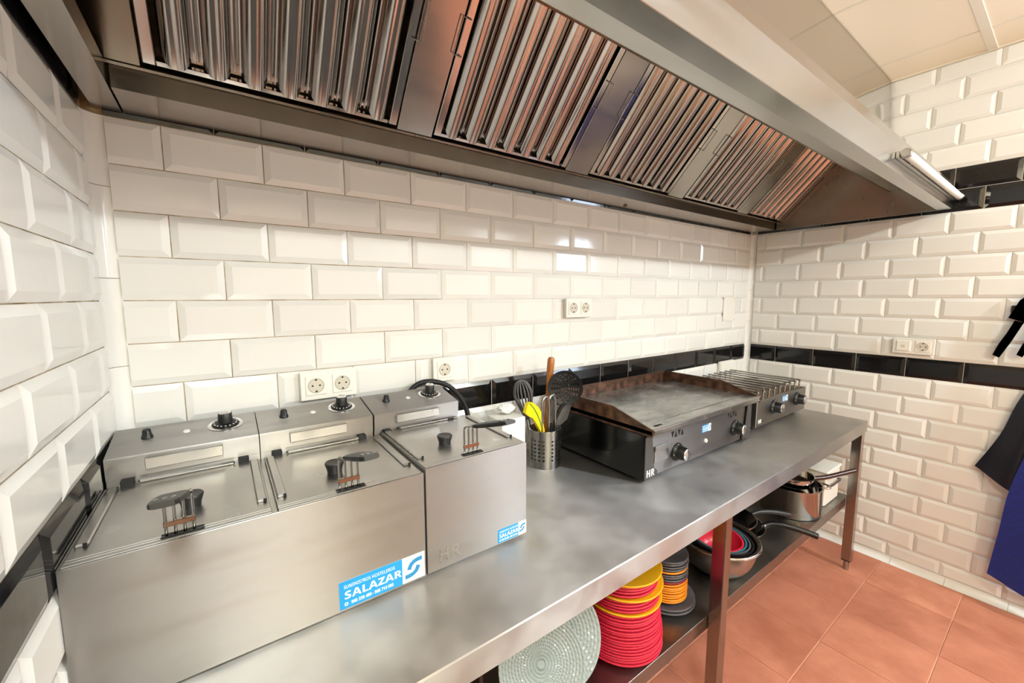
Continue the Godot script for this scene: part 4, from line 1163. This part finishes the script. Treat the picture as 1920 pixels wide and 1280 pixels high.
func dotted_plate(label: String, c: Vector3, r: float, nrm: Vector3) -> void:
	var t := thing("glass_plate", label, "plate", c + Vector3(0, -r * 0.9, 0), "pressed glass plates on the shelf")
	var b := MB.new()
	var y := nrm.normalized(); var x := Vector3.UP.cross(y).normalized()
	b.F = Transform3D(Basis(x, y, x.cross(y)), c)
	var NR := 56; var NA := 132
	var P := []
	for i in NR + 1:
		var row := []
		var rad := r * i / NR
		for j in NA:
			var a := TAU * j / NA
			var hgt := 0.012 * pow(rad / r, 3.0) + (0.0024 * maxf(0.0, sin(PI * (i % 4) / 4.0)) * (0.35 + 0.65 * maxf(0.0, sin(a * 44.0 + (i / 4) * PI))) if i > 3 else 0.0)
			row.append(Vector3(cos(a) * rad, hgt, -sin(a) * rad))
		P.append(row)
	for i in NR:
		for j in NA:
			var e := (j + 1) % NA
			b.quad(P[i][j], P[i + 1][j], P[i + 1][e], P[i][e])
			if i % 8 == 0:
				var u := mini(i + 8, NR)
				var dn := Vector3(0, -0.0035, 0)
				b.quad(P[i][e] + dn, P[u][e] + dn, P[u][j] + dn, P[i][j] + dn)
	for j in NA:
		var e := (j + 1) % NA
		b.quad(P[NR][j], P[NR][j] + Vector3(0, -0.0035, 0), P[NR][e] + Vector3(0, -0.0035, 0), P[NR][e])
	obj("disc", b, "pressed_glass", t)

func pan_handle(parent: Node3D, pts: Array, r: float, material: String) -> void:
	var b := MB.new(); b.tube(curve(pts, 5), r, 10)
	obj("handle", b, material, parent)

func make_shelf_things() -> void:
	# tall stack of red plates with yellow ones between
	var c := Vector3(1.105, SY, 0.540)
	var y := SY; var r := 0.124
	var k := 0
	var seq := []
	for i in 17: seq.append("r")
	seq.append("y")
	for i in 4: seq.append("r")
	seq.append("y")
	for i in 4: seq.append("r")
	seq.append("y")
	var yn := 0; var rn := 0; var on := 0; var gn := 0
	var nth := ["lowest", "second", "third", "fourth", "fifth", "sixth", "seventh", "eighth", "ninth", "tenth", "eleventh", "twelfth", "thirteenth", "fourteenth", "fifteenth", "sixteenth", "seventeenth"]
	for s in seq:
		var off := Vector3(0.0016 * sin(k * 2.1), 0, 0.0016 * cos(k * 1.7))
		if s == "r":
			var lb: String = ("%s red plate from the bottom of the tall stack" % nth[k]) if k < 17 else ("%s red plate above the %s yellow plate of the tall stack" % [["first", "second", "third", "fourth"][rn % 4], "lowest" if k < 22 else "middle"])
			if k >= 17: rn += 1
			plate("dinner_plate", lb, "red plates of the tall stack", c + off + Vector3(0, y - SY, 0), r - 0.0009 * maxf(0, k - 3), "red_melamine")
			y += 0.0081
		else:
			plate("dinner_plate", ["lowest yellow plate in the tall red stack", "middle yellow plate in the tall red stack", "top yellow plate in the tall red stack"][yn], "yellow plates of the tall stack", c + off + Vector3(0.006, y - SY, 0), r - 0.006 - 0.002 * yn, "yellow_melamine")
			yn += 1
			y += 0.0095
		k += 1
	# smaller mixed stack
	c = Vector3(1.352, SY, 0.528)
	y = SY; k = 0
	var mix := ["G", "G", "o", "o", "o", "o", "o", "o", "o", "o", "w", "g", "g", "g", "o", "g", "g", "g", "g"]
	for s in mix:
		var off := Vector3(0.0014 * sin(k * 1.3), 0, 0.0014 * cos(k * 2.4))
		if s == "G":
			plate("side_plate", "%s of the two wide grey plates under the small mixed stack" % ["lower", "upper"][k], "grey plates of the mixed stack", c + off + Vector3(0, y - SY, 0), 0.098, "grey_melamine")
			y += 0.0095
		elif s == "o":
			plate("side_plate", "%s orange plate from the bottom of the small mixed stack" % nth[k - 2] if k < 10 else "single orange plate among the grey ones of the mixed stack", "orange plates of the mixed stack", c + off + Vector3(0, y - SY, 0), 0.072, "orange_melamine")
			y += 0.0082
		elif s == "w":
			plate("side_plate", "single wine red plate in the small mixed stack", "wine plate of the mixed stack", c + off + Vector3(0, y - SY, 0), 0.071, "wine_melamine")
			y += 0.0082
		else:
			plate("side_plate", ("%s small grey plate above the wine red plate of the mixed stack" % ["first", "second", "third"][k - 11]) if k < 14 else ("%s small grey plate above the single orange one of the mixed stack" % ["first", "second", "third", "fourth"][k - 15]), "grey plates of the mixed stack", c + off + Vector3(0, y - SY, 0), 0.072, "grey_melamine")
			y += 0.0092
		k += 1
	# steel bowl with nested bowls
	c = Vector3(1.665, SY, 0.545)
	bowl("mixing_bowl", "wide stainless steel mixing bowl behind the middle table leg", "bowl", c, 0.132, 0.115, "steel_satin", Basis(), 0.013)
	bowl("salad_bowl", "black bowl nested in the steel mixing bowl", "bowl", c + Vector3(0.002, 0.016, -0.004), 0.113, 0.100, "dark_plastic", Basis.from_euler(Vector3(0.06, 0, -0.03)), 0.004)
	bowl("salad_bowl", "grey bowl nested inside the black bowl", "bowl", c + Vector3(0.0, 0.028, -0.002), 0.102, 0.090, "grey_melamine", Basis.from_euler(Vector3(0.06, 0, -0.03)), 0.003)
	bowl("salad_bowl", "teal bowl nested inside the grey bowl", "bowl", c + Vector3(-0.004, 0.040, 0.002), 0.090, 0.080, "teal_plastic", Basis.from_euler(Vector3(0.05, 0, 0.0)), 0.003)
	bowl("salad_bowl", "red bowl innermost in the nest of bowls", "bowl", c + Vector3(-0.010, 0.050, 0.006), 0.080, 0.072, "red_melamine", Basis.from_euler(Vector3(0.05, 0, 0.04)), 0.003)
	# frying pans
	c = Vector3(1.955, SY, 0.47)
	for i in 2:
		var p := c + Vector3(-0.035 * i, 0.036 * i, -0.02 * i)
		var t := thing("frying_pan", ["lower black frying pan with a pale rim beside the steel bowl", "upper black frying pan with its handle lying across the pot"][i], "pan", p, "black frying pans")
		var b := MB.new()
		b.lathe(p, [Vector2(0, 0), Vector2(0.090, 0), Vector2(0.094, 0.003), Vector2(0.117, 0.036), Vector2(0.118, 0.0385), Vector2(0.1155, 0.0385), Vector2(0.092, 0.006), Vector2(0.088, 0.0035), Vector2(0, 0.0035)], 44)
		obj("body", b, "black_enamel", t)
		b = MB.new()
		b.lathe(p, [Vector2(0.1155, 0.0385), Vector2(0.1195, 0.0378), Vector2(0.1195, 0.0408), Vector2(0.1155, 0.0405)], 44)
		obj("rim", b, "steel_polished", t)
		if i == 0:
			pan_handle(t, [p + Vector3(0.075, 0.034, 0.085), p + Vector3(0.098, 0.046, 0.105), p + Vector3(0.120, 0.053, 0.145), p + Vector3(0.150, 0.046, 0.200), p + Vector3(0.178, 0.034, 0.252)], 0.0125, "black_plastic")
			b = MB.new(); b.box(p + Vector3(0.070, 0.026, 0.082), p + Vector3(0.090, 0.046, 0.098), 0.003)
			obj("ferrule", b, "socket_well", t)
		else:
			pan_handle(t, [p + Vector3(0.10, 0.034, 0.06), p + Vector3(0.14, 0.040, 0.075), p + Vector3(0.20, 0.036, 0.11), p + Vector3(0.26, 0.022, 0.150)], 0.0105, "charcoal_knob")
	# stock pot with a saucepan on it
	c = Vector3(2.368, SY, 0.532)
	var t := thing("stock_pot", "tall polished steel pot at the right end of the shelf", "pot", c)
	var b := MB.new()
	b.lathe(c, [Vector2(0, 0), Vector2(0.119, 0), Vector2(0.125, 0.006), Vector2(0.125, 0.132), Vector2(0.129, 0.135), Vector2(0.129, 0.138), Vector2(0.1225, 0.137), Vector2(0.1225, 0.010), Vector2(0.117, 0.004), Vector2(0, 0.004)], 56)
	obj("body", b, "steel_polished", t)
	b = MB.new()
	b.tube(curve([c + Vector3(0.075, 0.118, 0.093), c + Vector3(0.105, 0.120, 0.125), c + Vector3(0.135, 0.120, 0.100), c + Vector3(0.118, 0.118, 0.040)], 6), 0.0045, 8)
	obj("loop_handle", b, "steel_polished", t)
	t = thing("saucepan", "small steel saucepan with a brown handle lying on the pot", "pan", c + Vector3(-0.01, 0.138, 0.01))
	var p2 := c + Vector3(-0.012, 0.139, 0.008)
	b = MB.new()
	b.lathe(p2, [Vector2(0, 0), Vector2(0.080, 0), Vector2(0.086, 0.006), Vector2(0.086, 0.040), Vector2(0.089, 0.042), Vector2(0.084, 0.043), Vector2(0.083, 0.008), Vector2(0, 0.004)], 44)
	obj("body", b, "steel_polished", t)
	pan_handle(t, [p2 + Vector3(0.05, 0.030, 0.072), p2 + Vector3(0.10, 0.036, 0.105), p2 + Vector3(0.16, 0.052, 0.145), p2 + Vector3(0.215, 0.066, 0.18)], 0.0105, "brown_handle")
	t = thing("saucepan", "dark lidded saucepan with a brown handle on the white storage box", "pan", Vector3(2.56, SY + 0.178, 0.36))
	p2 = Vector3(2.56, SY + 0.1785, 0.36)
	b = MB.new()
	b.lathe(p2 + Vector3(0, 0.0, 0), [Vector2(0, 0), Vector2(0.030, 0), Vector2(0.034, 0.004), Vector2(0.034, 0.045), Vector2(0.030, 0.047), Vector2(0, 0.047)], 36)
	obj("body", b, "dark_plastic", t)
	pan_handle(t, [p2 + Vector3(0.022, 0.034, 0.024), p2 + Vector3(0.05, 0.036, 0.07), p2 + Vector3(0.08, 0.034, 0.14), p2 + Vector3(0.10, 0.030, 0.20)], 0.009, "brown_handle")
	# white container in the corner
	t = thing("storage_box", "white plastic box with a grey handle behind the pot", "box", Vector3(2.605, SY, 0.45))
	boxed("box_body", Vector3(2.515, SY, 0.27), Vector3(2.70, SY + 0.165, 0.630), 0.006, "white_plastic", t)
	boxed("box_lid", Vector3(2.510, SY + 0.165, 0.264), Vector3(2.705, SY + 0.178, 0.636), 0.004, "white_plastic", t)
	b = MB.new()
	b.tube(curve([Vector3(2.530, SY + 0.105, 0.631), Vector3(2.535, SY + 0.108, 0.644), Vector3(2.60, SY + 0.108, 0.646), Vector3(2.665, SY + 0.108, 0.644), Vector3(2.670, SY + 0.105, 0.631)], 4), 0.005, 8)
	obj("box_handle", b, "grey_enamel", t)
	# pressed glass plates leaning at the left, with a wooden board behind
	dotted_plate("front pressed glass plate leaning left of the red plates", Vector3(0.772, SY + 0.122, 0.575), 0.108, Vector3(-0.42, 0.40, 0.82))
	dotted_plate("rear pressed glass plate leaning against the red plates", Vector3(0.835, SY + 0.142, 0.545), 0.128, Vector3(-0.35, 0.42, 0.84))
	t = thing("chopping_board", "thin dark wooden board standing behind the glass plates", "board", Vector3(0.68, SY, 0.48))
	b = MB.new(); b.F = Transform3D(Basis(Vector3.UP, 0.25), Vector3(0.620, SY, 0.46))
	b.box(Vector3(-0.006, 0, -0.17), Vector3(0.006, 0.22, 0.06), 0.002)
	obj("board", b, "brown_handle", t)

# ------------------------------------------------------------------ things hung on the right wall
func cloth(parent: Node3D, nm: String, left: Array, right: Array, off: float, depth: float, folds: float, material: String) -> void:
	# left and right edges as Vector2(z, y) from the top down
	var b := MB.new()
	var nv := 26; var nu := 30
	var at := func(e: Array, v: float) -> Vector2:
		var f := v * (e.size() - 1); var i := mini(int(f), e.size() - 2)
		var p0: Vector2 = e[maxi(i - 1, 0)]; var p3: Vector2 = e[mini(i + 2, e.size() - 1)]
		var a: Vector2 = e[i]
		return a.cubic_interpolate(e[i + 1], p0, p3, f - i)
	var G := []
	for j in nv + 1:
		var row := []
		var v := float(j) / nv
		var l: Vector2 = at.call(left, v); var r: Vector2 = at.call(right, v)
		for i in nu + 1:
			var u := float(i) / nu
			var p := l.lerp(r, u)
			var sag := -0.035 * sin(PI * u) * v
			var x := RX - 0.008 - off - depth * (0.5 - 0.5 * cos(folds * TAU * u + 0.6 * sin(3.0 * v))) * (0.35 + 0.65 * v)
			row.append(Vector3(x, p.y + sag, p.x))
		G.append(row)
	for layer in 2:
		for j in nv:
			for i in nu:
				var A: Vector3 = G[j][i]; var B: Vector3 = G[j + 1][i]; var C: Vector3 = G[j + 1][i + 1]; var D: Vector3 = G[j][i + 1]
				var d := Vector3(0.0025, 0, 0) * layer
				var ns := []
				for q in [[j, i], [j + 1, i], [j + 1, i + 1], [j, i + 1]]:
					var uu: Vector3 = G[q[0]][mini(q[1] + 1, nu)] - G[q[0]][maxi(q[1] - 1, 0)]
					var vv: Vector3 = G[mini(q[0] + 1, nv)][q[1]] - G[maxi(q[0] - 1, 0)][q[1]]
					ns.append(vv.cross(uu).normalized())
				if layer == 0:
					b.triN(A, B, C, ns[0], ns[1], ns[2]); b.triN(A, C, D, ns[0], ns[2], ns[3])
				else:
					b.triN(A + d, C + d, B + d, -ns[0], -ns[2], -ns[1]); b.triN(A + d, D + d, C + d, -ns[0], -ns[3], -ns[2])
	obj(nm, b, material, parent)

func make_hung_things() -> void:
	var t := thing("apron", "navy waxed apron hanging on the right wall beside the blue one", "apron", Vector3(RX - 0.03, 0.55, 1.25), "aprons on the right wall")
	cloth(t, "skirt", [Vector2(1.275, 1.225), Vector2(1.20, 1.09), Vector2(1.150, 0.955), Vector2(1.118, 0.815), Vector2(1.088, 0.725), Vector2(1.050, 0.628)], [Vector2(1.345, 1.225), Vector2(1.365, 1.05), Vector2(1.38, 0.90), Vector2(1.39, 0.75), Vector2(1.40, 0.62), Vector2(1.42, 0.50)], 0.018, 0.045, 1.6, "navy_oilcloth")
	var b := MB.new()
	b.tube(curve([Vector3(RX - 0.028, 1.222, 1.285), Vector3(RX - 0.022, 1.262, 1.305), Vector3(RX - 0.028, 1.222, 1.335)], 6), 0.003, 6)
	obj("neck_loop", b, "navy_oilcloth", t)
	t = thing("apron", "long royal blue cloth apron hanging at the right edge", "apron", Vector3(RX - 0.07, 0.12, 1.30), "aprons on the right wall")
	cloth(t, "skirt", [Vector2(1.285, 1.205), Vector2(1.245, 1.00), Vector2(1.200, 0.79), Vector2(1.160, 0.565), Vector2(1.146, 0.36), Vector2(1.130, 0.160)], [Vector2(1.34, 1.205), Vector2(1.41, 1.00), Vector2(1.46, 0.80), Vector2(1.50, 0.56), Vector2(1.52, 0.34), Vector2(1.54, 0.13)], 0.066, 0.030, 1.3, "blue_cloth")
	b = MB.new()
	b.tube(curve([Vector3(RX - 0.076, 1.20, 1.29), Vector3(RX - 0.040, 1.258, 1.308), Vector3(RX - 0.076, 1.20, 1.332)], 6), 0.003, 6)
	obj("neck_loop", b, "blue_cloth", t)
	t = thing("wall_hook", "small steel hook holding the aprons on the right wall", "hook", Vector3(RX - 0.006, 1.255, 1.306))
	b = MB.new()
	b.tube(curve([Vector3(RX - 0.006, 1.285, 1.307), Vector3(RX - 0.016, 1.262, 1.307), Vector3(RX - 0.050, 1.250, 1.307), Vector3(RX - 0.060, 1.268, 1.307)], 6), 0.0035, 8)
	obj("hook_wire", b, "steel_polished", t)
	boxed("hook_plate", Vector3(RX - 0.010, 1.262, 1.296), Vector3(RX - 0.0058, 1.312, 1.318), 0.001, "steel_polished", t)
	t = thing("added_floor_mat", "unseen dark rubber mat added behind the camera to darken reflections in the filters", "mat", Vector3(0.9, 0, 1.7))  # added out of view: darkens what the baffles mirror, cuts orange floor bounce
	boxed("mat", Vector3(0.05, 0.0005, 1.15), Vector3(1.75, 0.012, 2.40), 0.004, "black_rubber", t)
	# knife rack
	t = thing("knife_rack", "black magnetic bar holding knives on the right wall", "rack", Vector3(RX - 0.006, 1.335, 1.22))
	boxed("bar", Vector3(RX - 0.022, 1.335, 1.095), Vector3(RX - 0.0058, 1.368, 1.342), 0.003, "black_plastic", t)
	knife(Vector2(1.070, 1.142), Vector2(1.120, 1.290), Vector2(1.178, 1.455), 0.048, 0.0125, "large chef's knife with a black handle hanging on the knife bar")
	knife(Vector2(1.135, 1.150), Vector2(1.178, 1.285), Vector2(1.225, 1.430), 0.030, 0.0105, "narrow black-handled knife hanging second on the knife bar")

func knife(a: Vector2, m: Vector2, e: Vector2, w: float, hw: float, label: String) -> void:
	# points are (z, y) on the right wall: end of handle, bolster, tip
	var x := RX - 0.024
	var t := thing("kitchen_knife", label, "knife", Vector3(x, a.y, a.x), "knives on the wall bar")
	var d := (m - a).normalized()
	var F := Transform3D(Basis(Vector3(0, d.x, -d.y) * 1.0, Vector3(0, d.y, d.x), Vector3(-1, 0, 0)), Vector3(x, a.y, a.x))
	var L := a.distance_to(m)
	var b := MB.new(); b.F = F
	b.extr(PackedVector2Array([Vector2(-hw * 0.9, 0), Vector2(hw * 0.9, 0.004), Vector2(hw * 1.1, L * 0.35), Vector2(hw * 0.95, L * 0.7), Vector2(hw * 1.05, L), Vector2(-hw * 1.05, L), Vector2(-hw * 1.15, L * 0.5)]), 0.0, 0.016)
	obj("handle", b, "black_plastic", t)
	b = MB.new(); b.F = F
	b.extr(PackedVector2Array([Vector2(-hw * 1.05, L), Vector2(hw * 1.05, L), Vector2(hw * 1.1, L + 0.010), Vector2(-hw * 1.1, L + 0.010)]), 0.001, 0.014)
	obj("bolster", b, "steel_polished", t)
	b = MB.new(); b.F = F
	var B := m.distance_to(e)
	b.extr(PackedVector2Array([Vector2(-hw, L + 0.010), Vector2(w - hw, L + 0.014), Vector2(w - hw, L + B * 0.55), Vector2(-hw * 0.5, L + B), Vector2(-hw, L + B * 0.97)]), 0.001, 0.0035)
	obj("blade", b, "steel_satin", t)

func _ready() -> void:
	# camera
	var cam := Camera3D.new()
	cam.name = "camera"; add_child(cam)
	cam.position = Vector3(0.1869, 1.4082, 1.2685); cam.rotation = Vector3(-0.1101, -0.6213, -0.0010)
	cam.fov = 80.23; cam.near = 0.02; cam.far = 50.0; cam.current = true
	# light and exposure
	var env := Environment.new()
	env.background_mode = Environment.BG_COLOR; env.background_color = Color(0.5, 0.55, 0.6)
	env.tonemap_mode = Environment.TONE_MAPPER_LINEAR; env.tonemap_exposure = 0.84
	env.sdfgi_enabled = true; env.ssao_enabled = true; env.ssil_enabled = true
	var we := WorldEnvironment.new()
	we.name = "environment"; we.environment = env; add_child(we)
	make_materials()
	lamp_cells = {"0 3": true}
	globe_lamp(Vector3(0.62, CY, 3.10), Color(0.98, 0.98, 0.91), 2.9, "warm opal globe lamp on the ceiling at the left behind the camera")
	globe_lamp(Vector3(2.55, CY, 3.05), Color(0.88, 0.945, 1.0), 5.0, "cool opal globe lamp on the ceiling at the right behind the camera")
	ceiling_lamp(LX, 0.365, 1.55, Color(0.92, 0.97, 0.97), 4.0, "narrow ceiling lamp panel above the left wall behind the camera")
	var l := AreaLight3D.new()
	l.name = "window_daylight"; l.area_size = Vector2(0.45, 0.37); l.light_color = Color(0.82, 0.90, 1.0); l.light_energy = 1.1; l.area_range = 10.0; l.shadow_enabled = true
	l.area_normalize_energy = true; l.area_attenuation = 2.0
	add_child(l)
	l.transform = Transform3D(Basis(Vector3.UP, PI / 2), Vector3(RX + 0.032, 1.79, 1.65))
	make_room()
	make_hood()
	make_table()
	make_wall_fittings()
	make_fryers()
	make_griddle()
	make_hob()
	make_utensils()
	make_shelf_things()
	make_hung_things()
